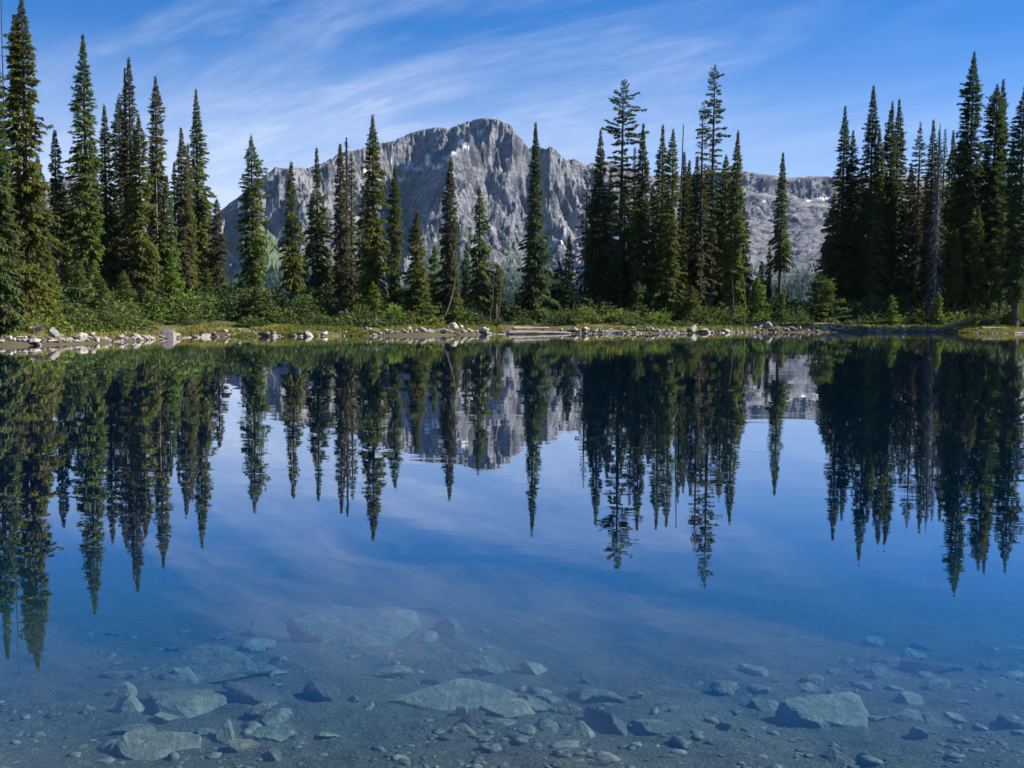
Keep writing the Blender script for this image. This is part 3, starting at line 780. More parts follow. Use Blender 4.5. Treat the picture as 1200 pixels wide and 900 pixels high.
GL, GM, GC, GR = 'tall trees of the left grove', 'spires in front of the mountain', 'tall trees of the middle right grove', 'tall trees of the right grove'
FIRS = [
    # px, ytip, d, ybase, profile, tone, label, options
    (-11, 16, 44, 385, [(60, 6), (150, 18), (250, 26), (320, 28)], 'dark', 'dark fir cut off by the left edge of the photo', dict(dead=.2, group=GL)),
    (25, -4, 46.5, 340, [(30, 8), (60, 13), (100, 17), (150, 21), (200, 26), (250, 31), (285, 32), (335, 30)], 'olive', 'broad dense olive fir, the tallest of the left grove', dict(dead=.13, group=GL, dens=1.15)),
    (17, 16, 47.4, 120, [(50, 6), (90, 11), (115, 12)], 'olive', 'second slim spire rising against the broadest left fir', dict(dead=.05, group=GL)),
    (64, 150, 59, 300, [(180, 5), (200, 8), (250, 11)], 'dark', 'short dark fir just right of the broadest left fir', dict(dead=.1, group=GL)),
    (97, 38.5, 59.7, 320, [(60, 4), (100, 8), (140, 13), (185, 19), (250, 20), (300, 24)], 'green', 'tall isolated spire standing right of the broadest left fir', dict(dead=.1, group=GL)),
    (122, 121, 65, 330, [(150, 4), (180, 8), (200, 10), (250, 15), (300, 20)], 'green', 'slender green fir with a needle thin top', dict(group=GL)),
    (139, 113, 67.5, 320, [(125, 5), (150, 8), (200, 10), (280, 12)], 'brown', 'dark purplish fir left of the brown topped spire', dict(dead=.5, group=GL)),
    (150.7, 66, 64.6, 305, [(90, 4), (110, 6), (130, 9), (180, 11), (250, 13), (300, 15)], 'brown', 'half brown dying spire, highest in the middle of the left grove', dict(dead=.45, group=GL)),
    (162, 133, 63.5, 330, [(150, 5), (180, 9), (220, 13), (270, 17), (320, 22)], 'olive', 'sunlit green fir leaning on the half brown spire', dict(dead=.1, group=GL)),
    (182, 88, 69.5, 300, [(105, 4), (130, 8), (160, 9), (190, 9), (230, 11), (290, 13)], 'olive', 'ragged spire with open tufted top right of the brown spire', dict(dead=.2, group=GL)),
    (177, 164, 72, 330, [(185, 3), (210, 6), (260, 9)], 'teal', 'pale thin fir half hidden behind the ragged tufted spire', dict(group=GL)),
    (195, 204, 68, 345, [(230, 6), (260, 10), (300, 14), (330, 16)], 'green', 'low green fir at the foot of the ragged tufted spire', dict(group=GL)),
    (204, 190, 74, 330, [(210, 3), (250, 6), (300, 9)], 'olive', 'small dark spire between the ragged and the twin spires', dict(group=GL)),
    (212, 148, 73.3, 330, [(170, 4), (190, 7), (230, 9), (280, 12)], 'brown', 'slim brownish fir, left of the twin spires', dict(dead=.22, group=GL)),
    (220, 168, 74, 330, [(190, 3), (220, 6), (270, 9), (310, 12)], 'olive', 'thin olive fir squeezed between two taller spires', dict(group=GL)),
    (229.6, 104, 77.4, 345, [(120, 4), (150, 6), (165, 8), (200, 11), (240, 14), (290, 17), (330, 18)], 'olive', 'high narrow spire closing the left grove on its right', dict(dead=.28, group=GL)),
    (254, 232, 76, 340, [(240, 4), (260, 6), (300, 11), (330, 14)], 'brown', 'stubby brown fir at the right end of the left grove', dict(dead=.4, group=GL)),
    (294.4, 157, 71, 352, [(180, 7), (200, 12), (230, 13), (260, 14), (300, 16), (340, 15)], 'green', 'shaggy green fir standing alone left of the mountain shoulder', dict(dens=.85, dead=.06, group=GM, name='fir_tree')),
    (341, 188, 60.4, 335, [(215, 4), (250, 8), (290, 13), (325, 14)], 'olive', 'short fir with browning skirt, right of the shaggy lone fir', dict(dead=.13, group=GM)),
    (371, 172, 68, 342, [(190, 2), (220, 5), (240, 12), (280, 16), (320, 14)], 'dark', 'drooping dark fir with thin spike top over bulky crown', dict(dens=.9, dead=.2, group=GM)),
    (398.5, 167, 64.5, 345, [(190, 4), (220, 7), (260, 9), (320, 11)], 'brown', 'slim rusty fir with pale trunk below, left of two close spires', dict(dead=.35, group=GM)),
    (412, 178, 67, 345, [(200, 4), (240, 7), (300, 9)], 'brown', 'greyish drooping fir right behind the rusty slim fir', dict(dead=.5, group=GM, style='dying')),
    (436.7, 134, 63.5, 338, [(155, 4), (180, 7), (200, 11), (240, 14), (290, 17), (330, 17)], 'olive', 'bold full spire reaching highest left of the peak', dict(dead=.08, group=GM, dens=1.15)),
    (463, 193, 66, 350, [(220, 5), (260, 8), (310, 10), (345, 9)], 'green', 'medium narrow fir before the blue shadowed wall', dict(dead=.2, group=GM)),
    (489, 245, 62, 372, [(270, 6), (300, 11), (340, 16), (368, 18)], 'olive', 'bright cone shaped fir branching down to the ground', dict(group=GM, dens=1.1)),
    (528, 183, 63, 355, [(210, 4), (250, 9), (300, 12), (345, 15)], 'brown', 'dark brown spire left of the peak face', dict(dead=.35, group=GM, dens=1.1)),
    (509, 287, 66, 365, [(310, 6), (350, 12)], 'green', 'low green fir tucked left of the dark brown spire', dict(group=GM)),
    (547, 283, 68, 365, [(310, 5), (350, 9)], 'teal', 'low bluish fir between the dark brown and the pale trunked firs', dict(group=GM)),
    (562, 218, 64, 352, [(250, 6), (280, 9), (320, 13), (345, 14)], 'green', 'fir with pale bare lower trunk before the peak face', dict(dead=.12, group=GM)),
    (582, 305, 64, 345, [(320, 7), (340, 9)], 'olive', 'small fir on two skinny stems by the gap in the shore', dict(group=GM)),
    (627.7, 143, 66, 382, [(170, 4), (200, 6), (240, 8), (280, 12), (320, 18), (350, 24), (375, 32)], 'dark', 'dark fir skirted to the ground directly behind the drift log', dict(dead=.1, group=GM, dens=1.2)),
    (667, 275, 68, 370, [(300, 5), (340, 9), (365, 11)], 'dark', 'small dark fir in the notch right of the skirted fir', dict(group=GM)),
    (704, 152, 70, 350, [(185, 5), (220, 10), (260, 14), (310, 16), (345, 14)], 'dark', 'dense dark fir leaning on the big open hemlock', dict(dead=.1, group=GC)),
    (730.7, 91, 72, 345, [(100, 7), (112, 14), (135, 19), (150, 21), (175, 17), (210, 18), (260, 17), (330, 16)], 'dark', 'big open hemlock with level branches, highest of its grove\'s left half', dict(style='hemlock', dens=1.15, dead=.1, group=GC, name='hemlock_tree', trunk_px=7)),
    (744, 172, 73, 350, [(190, 3), (250, 6), (320, 8)], 'brown', 'thin half dead fir between the open hemlock and next spire', dict(dead=.6, style='dying', group=GC)),
    (754, 143, 70, 352, [(170, 4), (200, 7), (250, 10), (300, 12), (345, 12)], 'dark', 'sharp spire first to the right of the open hemlock', dict(dead=.08, group=GC, dens=1.15)),
    (777, 145, 70.5, 362, [(180, 5), (210, 7), (260, 11), (300, 14), (340, 18)], 'green', 'left one of two matched spires in the grove\'s middle', dict(dead=.08, group=GC)),
    (789, 150, 69, 368, [(170, 5), (200, 7), (260, 9), (300, 12), (340, 18)], 'olive', 'right one of two matched spires, bushy at its foot', dict(dead=.08, group=GC)),
    (802, 178, 74, 350, [(200, 3), (250, 6), (310, 9)], 'dark', 'thin short fir beside the bare leaning pole', dict(dead=.2, group=GC)),
    (808, 187, 74.5, 350, [(210, 4), (250, 7), (320, 9)], 'dark', 'lowest dark fir in the gap left of the tallest tree', dict(dead=.2, group=GC)),
    (817, 181, 73, 350, [(210, 5), (250, 8), (320, 11)], 'dark', 'dark fir touching the tallest tree on its left', dict(dead=.15, group=GC)),
    (838, 75, 72.5, 338, [(84, 6), (92, 10), (115, 8), (135, 11), (150, 15), (165, 11), (200, 12), (250, 14), (320, 15)], 'dark', 'tallest ragged hemlock with bushy green head right of centre', dict(style='hemlock', dens=1.2, dead=.1, group=GC, name='hemlock_tree', trunk_px=6.5)),
    (851, 180, 73, 345, [(195, 6), (240, 9), (320, 12)], 'olive', 'short fir pressed against the right side of the tallest hemlock', dict(dead=.1, group=GC)),
    (865, 152, 70, 345, [(180, 4), (210, 7), (250, 10), (300, 15), (335, 16)], 'olive', 'rightmost spire of the middle right grove', dict(dead=.1, group=GC, dens=1.1)),
    (917.7, 178, 82, 312, [(200, 3), (240, 8), (270, 11), (300, 13)], 'dark', 'lone fir before the grey right hand mountain', dict(dead=.08, group=GC)),
    (902, 288, 84, 345, [(310, 3), (335, 4)], 'dark', 'tiny spire left of the lone fir', dict(group=GC)),
    (893, 305, 84, 350, [(325, 3), (340, 4)], 'dark', 'tiniest spire, two left of the lone fir', dict(group=GC)),
    (990.7, 123, 80, 350, [(145, 4), (170, 7), (200, 10), (250, 13), (300, 19), (340, 18)], 'dark', 'leftmost tall spire of the right grove, wide at the bottom', dict(dead=.1, group=GR)),
    (1000, 152, 80, 350, [(170, 4), (200, 7), (260, 10), (330, 12)], 'dark', 'lesser spire hugging the right grove\'s leftmost spire', dict(dead=.1, group=GR)),
    (1024, 99, 79, 350, [(110, 4), (130, 5), (150, 8), (180, 10), (220, 13), (320, 15)], 'dark', 'high spire with a blunt stubby top in the right grove', dict(dead=.12, group=GR)),
    (1031, 148, 78.5, 350, [(170, 4), (200, 7), (250, 10), (330, 14)], 'olive', 'shorter spire leaning right of the blunt topped spire', dict(dead=.1, group=GR)),
    (1046, 118, 79, 350, [(135, 4), (160, 8), (190, 11), (250, 13), (330, 15)], 'dark', 'left spire of a touching pair in the right grove', dict(dead=.12, group=GR)),
    (1054, 115, 80, 350, [(135, 5), (165, 8), (200, 9), (260, 12), (330, 12)], 'dark', 'right spire of a touching pair in the right grove', dict(dead=.12, group=GR)),
    (1079, 142, 78, 350, [(160, 5), (180, 8), (200, 8), (260, 11), (330, 12)], 'brown', 'moth eaten fir with tufted top right of the touching pair', dict(dead=.5, style='dying', group=GR)),
    (1094, 140, 77, 350, [(170, 4), (200, 6), (260, 10), (330, 12)], 'brown', 'narrow dark spire left of the grey dead tree', dict(dead=.4, group=GR)),
    (1117.5, 152, 79, 350, [(175, 4), (195, 7), (240, 9), (320, 13)], 'olive', 'short green spire between the grey dead tree and tallest right tree', dict(dead=.06, group=GR)),
    (1131, 152, 76, 350, [(165, 8), (200, 11), (260, 13), (330, 16)], 'dark', 'broken blunt fir crowding the tallest right tree\'s left side', dict(dead=.2, dens=.95, group=GR)),
    (1142, 59, 75, 345, [(72, 5), (95, 9), (120, 11), (150, 12), (168, 16), (200, 17), (260, 18), (330, 20)], 'dark', 'tallest tree of the right grove, thick and tapering', dict(dens=.95, dead=.08, group=GR, trunk_px=6)),
    (1169, 97, 75.5, 345, [(112, 7), (125, 14), (145, 12), (180, 15), (230, 19), (320, 22)], 'dark', 'bushy headed fir right of the tallest right tree', dict(dens=.95, dead=.08, group=GR)),
    (1176, 92, 76, 300, [(110, 3), (140, 7), (250, 8)], 'dark', 'thin spike rising behind the bushy headed right fir', dict(group=GR)),
    (1201, 100, 70, 345, [(130, 8), (170, 15), (240, 18), (320, 20)], 'dark', 'fir cut by the right edge of the photo', dict(dens=.95, dead=.1, group=GR)),
    # lower trees that fill the groves behind
    (44, 180, 56, 330, [(220, 10), (300, 16)], 'dark', 'dim fir standing behind the broadest left fir', dict(group=GL, dens=.8)),
    (110, 190, 70, 340, [(230, 9), (320, 16)], 'dark', 'dim fir behind the gap right of the isolated left spire', dict(group=GL, dens=.8)),
    (82, 255, 62, 350, [(290, 9), (340, 15)], 'olive', 'low fir under the hill gap between the left spires', dict(group=GL)),
    (150, 210, 73, 340, [(250, 9), (320, 14)], 'dark', 'dim fir behind the half brown spire', dict(group=GL, dens=.8)),
    (188, 230, 75, 345, [(260, 9), (330, 13)], 'dark', 'dim fir behind the ragged tufted spire\'s foot', dict(group=GL, dens=.8)),
    (240, 220, 82, 350, [(260, 9), (330, 13)], 'brown', 'dim brownish fir behind the grove\'s last high spire', dict(group=GL, dead=.3, dens=.8)),
    (425, 240, 68, 355, [(280, 8), (340, 11)], 'dark', 'dim fir behind the bold full spire on its left', dict(group=GM, dens=.8)),
    (384, 290, 70, 365, [(320, 7), (355, 11)], 'dark', 'low dim fir between the drooping and the rusty firs', dict(group=GM)),
    (357, 300, 70, 365, [(330, 7), (355, 11)], 'dark', 'low dim fir left of the drooping dark fir', dict(group=GM)),
    (655, 305, 70, 372, [(330, 8), (365, 14)], 'dark', 'low bushy fir at the skirted fir\'s right foot', dict(group=GM)),
    (716, 200, 76, 355, [(250, 9), (330, 13)], 'dark', 'dim fir behind the dense fir and the open hemlock', dict(group=GC)),
    (765, 215, 76, 360, [(260, 9), (330, 13)], 'dark', 'dim fir behind the first sharp spire', dict(group=GC)),
    (828, 200, 76, 355, [(250, 9), (330, 14)], 'dark', 'dim fir behind the tallest hemlock', dict(group=GC)),
    (872, 240, 77, 365, [(280, 8), (340, 12)], 'dark', 'low dim fir behind the grove\'s rightmost spire', dict(group=GC)),
    (978, 225, 84, 365, [(270, 12), (340, 20)], 'dark', 'wide low fir at the left foot of the right grove', dict(group=GR)),
    (1010, 195, 86, 360, [(240, 9), (330, 14)], 'dark', 'dim fir behind the right grove\'s first spires', dict(group=GR)),
    (1038, 200, 86, 360, [(240, 9), (330, 15)], 'dark', 'dim fir behind the leaning shorter spire', dict(group=GR)),
    (1068, 190, 84, 360, [(240, 10), (330, 15)], 'dark', 'dim fir behind the touching pair on its right', dict(group=GR)),
    (1086, 205, 84, 360, [(250, 9), (330, 15)], 'dark', 'dim fir behind the moth eaten fir', dict(group=GR)),
    (1125, 215, 84, 360, [(260, 10), (330, 16)], 'dark', 'dim fir behind the short green right spire', dict(group=GR)),
    (1157, 170, 82, 360, [(230, 12), (330, 18)], 'dark', 'dim fir in the gap right of the tallest right tree', dict(group=GR)),
    (1187, 165, 82, 360, [(230, 12), (330, 18)], 'dark', 'dim fir in the gap left of the edge fir', dict(group=GR)),
    (733, 205, 77, 358, [(250, 10), (330, 15)], 'dark', 'dim fir filling in right behind the open hemlock', dict(group=GC)),
    (748, 225, 78, 358, [(270, 9), (330, 14)], 'olive', 'dim olive fir between the open hemlock and the sharp spire', dict(group=GC)),
    (783, 230, 77, 360, [(270, 10), (330, 15)], 'dark', 'dim fir between and behind the two matched spires', dict(group=GC)),
    (806, 225, 79, 360, [(270, 10), (330, 15)], 'dark', 'dim fir low behind the bare leaning pole', dict(group=GC)),
    (843, 220, 77, 358, [(260, 10), (330, 15)], 'olive', 'dim olive fir behind the tallest hemlock\'s right side', dict(group=GC)),
    (697, 215, 76, 358, [(260, 9), (330, 14)], 'dark', 'dim fir between the half bare fir and the dense fir', dict(group=GC)),
    (10, 190, 54, 340, [(230, 10), (320, 18)], 'dark', 'dim fir in the far left corner behind the edge fir', dict(group=GL)),
    (75, 215, 66, 345, [(260, 9), (320, 15)], 'dark', 'dim fir right behind the short dark left fir', dict(group=GL)),
    (134, 230, 72, 345, [(270, 10), (330, 16)], 'dark', 'dim fir behind the slender green and purplish firs', dict(group=GL)),
    (172, 235, 76, 345, [(270, 10), (330, 15)], 'olive', 'dim olive fir between the leaning and the ragged firs', dict(group=GL)),
    (221, 235, 80, 345, [(270, 10), (330, 15)], 'dark', 'dim fir behind the thin olive fir', dict(group=GL)),
    # lower trees, their sunlit look put into lighter needle colours
    (1122, 268, 73.5, 350, [(290, 5), (330, 9)], 'olive', 'small sunlit fir low before the short green right spire', dict(group=GR)),
    (1147, 240, 73.5, 345, [(270, 6), (320, 11)], 'olive', 'slim sunlit fir low in front of the tallest right tree', dict(group=GR)),
    (1176, 248, 73.5, 345, [(280, 7), (320, 12)], 'green', 'slim sunlit fir low in front of the bushy headed fir', dict(group=GR)),
]
for (px, yt, d, yb, pr, tone, lab, kw) in FIRS:
    fir(px, yt, d, yb, pr, tone, lab, **kw)

snag(1, -8, 45.5, 'bare thin dead pole at the photo\'s left edge', 1.6, (60, 250, 5, 16), 40, DARKWOOD, .8, .2, GL)
snag(146, 80, 65.5, 'dark dead spike standing beside the half brown spire', 4.5, (84, 200, 3.4, 7), 110, DARKWOOD, .2, .4, GL, r=.03)
snag(183, 200, 69.0, 'pale bare dead trunk among the left grove\'s greens', 2.0, (215, 330, 5, 12), 40, DEADWOOD, .4, .35, GL)
snag(406, 161, 66.5, 'black dead spike between the rusty and the greyish firs', 3.6, (166, 230, 3, 6), 90, DARKWOOD, .2, .4, GM, r=.03)
fir(688, 195, 71, 352, [(215, 3), (240, 7), (270, 11), (300, 14), (340, 15)], 'dark', 'half bare fir with long drooping sparse branches, left of the dense fir', style='hemlock', dens=.45, dead=.5, group=GC)
snag(801, 146, 70, 'bare leaning pole poking up between middle spires', 2.2, (180, 300, 2, 4), 14, DARKWOOD, .4, .3, GC, lean=.02)
fir(824, 116, 71.5, 345, [(124, 5), (140, 6), (170, 6), (200, 8), (260, 9), (330, 12)], 'brown', 'sparse dark trunk close left of the tallest hemlock', style='hemlock', dens=.6, dead=.45, group=GC, woodmat=DARKWOOD)
snag(1102, 145, 73, 'grey dead tree bristling with pale twisted twigs', 2.6, (170, 368, 4, 16), 330, GREYBARK, .95, .3, GR, r=.024)
fir(1108, 150, 80, 350, [(170, 3), (200, 5), (260, 8), (330, 10)], 'brown', 'thin half bare spire right behind the grey dead tree', style='dying', dead=.5, dens=.8, group=GR)
fir(1101, 150, 74, 345, [(165, 3), (200, 6), (250, 9), (300, 11), (340, 12)], 'dark', 'dim dark fir tangled with the grey dead tree', style='dying', dead=.35, dens=.8, group=GR)
snag(1186, 240, 72.5, 'thin grey dead pole near the right edge', 3, (260, 350, 3, 8), 24, DEADWOOD, .4, .3, GR)

# leaning pale stems, standing among the middle firs
for (x0, y0, x1, y1, d, lab) in [(517, 372, 534, 325, 61, 'pale slanting dead sapling at the foot of the brown spire'),
                                 (572, 372, 578, 318, 62.5, 'thin dead sapling left of the gap in the shore'),
                                 (582, 374, 586, 322, 62.8, 'thin dead sapling right beside the gap in the shore'),
                                 (445, 370, 443, 325, 62, 'pale bare sapling under the bold full spire'),
                                 (872, 372, 870, 322, 68.5, 'brown bare sapling under the rightmost grove spire'),
                                 (858, 372, 857, 325, 68.7, 'brown bare sapling left of the one under the rightmost grove spire')]:
    a = np.array(at(x0, y0, d)); b = np.array(at(x1, y1, d)); a[2] = h1(a[0], a[1]) - .1
    s = np.linspace(0, 1, 6)[:, None]; P = (b - a) * s; P[:, 0] += .1 * np.sin(s[:, 0] * 3)
    V, Fq = tube(P, np.linspace(.048, .018, 6), 6)
    tag(obj('dead_sapling', make_mesh('dead_sapling', V, Fq, DEADWOOD if x0 < 540 else BARK, True), None, tuple(a)), lab, 'dead sapling', 'pale dead saplings on the bank')


def shore_at(px, off=0.0):
    """point on the waterline seen at this pixel column, moved inland by off metres"""
    lo = 389 + (600 - px) * .012
    k_ = ray(px, lo)[0]
    best = None
    for a, b in zip(SHORE[3:24], SHORE[4:25]):
        fa, fb = a[0] - k_ * a[1], b[0] - k_ * b[1]
        if fa * fb <= 0:
            t = fa / (fa - fb + 1e-12); best = (a[0] + t * (b[0] - a[0]), a[1] + t * (b[1] - a[1])); break
    if best is None: best = (k_ * 60, 60)
    return best[0] + k_ * off * .95, best[1] + off


# ------------------------------------------------------------------ young firs and shrubs on the bank
def shrub(px, ytop, ybot, hw, d, tone, label, leaf=.16, dens=1.0, twiggy=False, group='shrubs along the far bank'):
    x, y, zt = at(px, ytop, d); zg = h1(x, y) - .05
    z_b = max(min(at(px, ybot, d)[2] - zg, .6), -.1)
    H = max(zt - zg, .35); R = hw * d / F
    rs = np.random.RandomState(int(px * 5 + ytop * 3) % 9999)
    t = thing('shrub', label, 'shrub', (x, y, zg), group)
    nl = max(4, int(R * 6)); cs = []
    for _ in range(nl):
        a = rs.uniform(0, 6.28); q = rs.uniform(0, .75) ** .7 * R
        cs.append((q * math.cos(a), q * math.sin(a) * .8, H * rs.uniform(.25, .78) * (1 - .45 * q / R), rs.uniform(.28, .5) * R + .12))
    cs = np.array(cs)
    st = []
    for c in cs:
        s = np.linspace(0, 1, 4)[:, None]; P = np.array([c[0] * .15, c[1] * .15, -.05]) * (1 - s) + c[:3] * s; P[:, :2] += rs.normal(0, .02, (4, 2))
        st.append(tube(P, [.025, .02, .014, .008], 4))
    V, Fq = join(st)
    obj('stem', make_mesh('stem', V, Fq, DEADWOOD if twiggy else BARK, True), t)
    if twiggy:
        parts = []
        for c in cs:
            for _ in range(26):
                dd = rs.normal(0, 1, 3); dd[2] = abs(dd[2]) * .8; dd /= np.linalg.norm(dd); L = c[3] * rs.uniform(.6, 1.3)
                s = np.linspace(0, 1, 4)[:, None]; P = c[:3] * .7 + dd * L * s; P[:, 2] -= .2 * L * (s[:, 0] ** 2); P += rs.normal(0, .02, (4, 3)) * s
                parts.append(tube(P, [.013, .010, .007, .003], 3))
        V, Fq = join(parts); obj('twigs', make_mesh('twigs', V, Fq, DEADWOOD, True), t); return t
    n = int(dens * 330 * max(R * H, .25) / (leaf / .16))
    ci = rs.randint(0, len(cs), n); dv = rs.normal(0, 1, (n, 3)); dv /= np.linalg.norm(dv, axis=1, keepdims=True)
    r_ = rs.uniform(.35, 1.1, n) ** .6
    P = cs[ci, :3] + dv * (cs[ci, 3] * r_)[:, None] * np.array([1, 1, 1.05]); P[:, 2] = np.maximum(P[:, 2], .02 + rs.uniform(0, .1, n))
    D = dv * .7 + np.array([0, 0, .35]) + rs.normal(0, .35, (n, 3))
    ln = rs.uniform(.6, 1.3, n) * leaf
    V, Fq = tufts(P, D, ln, ln * rs.uniform(.2, .34, n), rs, .8, .1)
    v = np.clip(rs.uniform(0, 1, len(cs))[ci] * .5 + rs.uniform(0, .5, n), 0, 1)
    obj('foliage', make_mesh('foliage', V, Fq, FOL[tone], False, {"v": np.repeat(v, 4), "dead": np.repeat((rs.uniform(0, 1, n) < .05) * .8, 4)}), t)
    return t


GY = 'young firs along the far bank'
YOUNG = [
    (22, 316, 48.0, 385, [(345, 10), (380, 17)], 'bright', 'bright young fir low before the broadest left fir'),
    (58, 302, 50, 385, [(335, 8), (380, 13)], 'yellow', 'slim yellow green young fir right of the broadest left fir'),
    (92, 305, 54, 388, [(340, 14), (385, 24)], 'green', 'young fir under the isolated left spire'),
    (118, 322, 53, 392, [(350, 14), (388, 24)], 'green', 'squat young fir behind the triangular pale boulder'),
    (145, 318, 56, 392, [(350, 14), (388, 22)], 'green', 'squat young fir below the half brown spire'),
    (170, 335, 58, 388, [(360, 12), (385, 18)], 'olive', 'small young fir left of the white boulder'),
    (200, 292, 61, 378, [(325, 10), (370, 17)], 'bright', 'tall bright sapling behind the white boulder'),
    (243, 316, 68, 372, [(340, 10), (368, 16)], 'green', 'young fir at the right end of the left grove'),
    (300, 335, 58.5, 386, [(355, 14), (382, 27)], 'dark', 'dark wide young fir under the shaggy lone fir'),
    (437, 330, 60.5, 376, [(350, 8), (372, 13)], 'bright', 'bright young fir before the bold full spire\'s trunks'),
    (535, 322, 61.5, 380, [(345, 6), (376, 11)], 'olive', 'slim young fir right of the slanting dead sapling'),
    (496, 335, 60.5, 382, [(355, 10), (378, 17)], 'green', 'young fir at the foot of the cone shaped fir'),
    (888, 322, 70.5, 380, [(345, 9), (376, 16)], 'bright', 'bright young fir below the lone fir\'s left'),
    (917, 343, 69.5, 384, [(360, 7), (380, 12)], 'olive', 'droopy young fir below the lone fir'),
    (962, 320, 72, 382, [(335, 12), (355, 24), (378, 34)], 'green', 'broad spreading young fir left of the right grove'),
    (1045, 345, 71, 382, [(360, 6), (379, 10)], 'bright', 'bright little fir before the right grove\'s dark middle'),
    (1100, 342, 71.5, 382, [(358, 6), (379, 10)], 'bright', 'bright little fir below the grey dead tree'),
    (1190, 336, 70.5, 380, [(352, 7), (376, 13)], 'olive', 'young fir in front of the right edge trees'),
    (748, 330, 68, 378, [(350, 10), (374, 16)], 'dark', 'dark young fir below the open hemlock'),
    (812, 335, 68.5, 378, [(352, 10), (374, 17)], 'olive', 'young fir between the matched spires and tallest hemlock'),
]
for (px, yt, d, yb, pr, tone, lab) in YOUNG:
    fir(px, yt, d, yb, pr, tone, lab, style='young', dead=.03, name='young_fir', group=GY, dens=1.0)

SHRUBS = [
    (8, 352, 398, 18, 44.6, 'olive', 'olive shrub at the left frame edge'), (40, 350, 392, 14, 45.6, 'yellow', 'yellow shrub behind the leftmost shore stones'),
    (66, 362, 394, 13, 46, 'yellow', 'yellow shrub beside the leftmost grey rock'), (103, 350, 394, 20, 48.5, 'green', 'wide green shrub behind the triangular boulder'),
    (132, 352, 394, 18, 50, 'green', 'green shrub right of the wide green one'), (160, 358, 394, 14, 52, 'olive', 'olive shrub left of the white boulder'),
    (188, 352, 388, 14, 55, 'bright', 'bright shrub peeping behind the white boulder'), (222, 332, 384, 20, 57.5, 'bright', 'large bright leafy shrub right of the white boulder'),
    (212, 350, 385, 13, 57, 'yellow', 'yellowish shrub on the large bright shrub\'s left'), (262, 345, 378, 14, 66, 'green', 'green shrub behind the fallen log'),
    (328, 358, 384, 15, 57.3, 'olive', 'olive shrub right of the dark wide young fir'), (352, 345, 380, 21, 60, 'dark', 'dark round shrub below the browning skirt fir'),
    (378, 362, 384, 12, 58.2, 'green', 'green shrub below the drooping fir'), (418, 352, 382, 12, 59.5, 'green', 'green shrub between two grey dead bushes'),
    (466, 350, 382, 15, 59.6, 'bright', 'bright shrub right of the pale dead bush'), (482, 362, 384, 12, 59, 'olive', 'olive shrub left of the slanting dead sapling'),
    (516, 366, 384, 10, 59.6, 'yellow', 'yellow shrub at the slanting sapling\'s foot'), (556, 358, 382, 12, 61.5, 'green', 'green shrub under the pale trunked fir'),
    (610, 358, 382, 14, 63.5, 'dark', 'dark shrub at the skirted fir\'s left foot'), (648, 352, 382, 16, 63.8, 'dark', 'dark shrub at the skirted fir\'s right foot'),
    (672, 358, 382, 13, 64.5, 'dark', 'dark shrub left of the sunlit patch'), (697, 362, 378, 17, 65.5, 'yellow', 'low sunlit shrub under the dense fir'),
    (722, 361, 377, 17, 66, 'yellow', 'low sunlit shrub under the open hemlock'), (765, 364, 384, 13, 65.5, 'yellow', 'yellow shrub left of the pale rock pile'),
    (783, 360, 384, 14, 66, 'bright', 'bright shrub below the matched spires'), (828, 360, 382, 16, 68, 'olive', 'olive shrub behind the pale rock pile'),
    (866, 348, 384, 17, 68.5, 'bright', 'tall bright shrub below the grove\'s rightmost spire'), (847, 362, 383, 12, 68, 'dark', 'dark shrub left of the tall bright shrub'),
    (897, 364, 383, 12, 68.8, 'bright', 'bright shrub left of the droopy young fir'), (937, 350, 384, 20, 71, 'dark', 'dark wide shrub left of the spreading young fir'),
    (1000, 355, 384, 18, 73, 'dark', 'dark shrub right of the spreading young fir'), (1024, 360, 384, 14, 72.5, 'dark', 'dark shrub below the blunt topped spire'),
    (1060, 366, 384, 10, 71.5, 'bright', 'bright shrub right of the bright little fir'), (1080, 364, 384, 12, 72, 'olive', 'olive shrub below the moth eaten fir'),
    (1118, 358, 384, 14, 71.8, 'bright', 'bright shrub under the short green right spire'), (1142, 362, 382, 11, 71.8, 'olive', 'olive shrub behind the curved white branch'),
    (1162, 366, 382, 13, 71, 'dark', 'dark shrub behind the ochre spit'), (1180, 362, 382, 12, 71.5, 'dark', 'dark shrub left of the edge young fir'),
]
for (px, yt, yb, hw, d, tone, lab) in SHRUBS:
    shrub(px, yt, yb, hw, d, tone, lab)
for (px, yt, yb, hw, d, lab) in [(404, 352, 384, 14, 58.8, 'grey dead bush below the rusty slim fir'), (443, 362, 384, 12, 58.8, 'silvery dead bush below the bold full spire'),
                                 (45, 366, 396, 12, 45, 'pale dead bush among the yellow shrubs on the left'), (860, 345, 378, 8, 68.3, 'grey dead bush beside the tall bright shrub'),
                                 (1134, 352, 383, 7, 70.5, 'grey upright dead bush behind the curved white branch')]:
    shrub(px, yt, yb, hw, d, 'grey', lab, twiggy=True, group='dead bushes on the far bank')

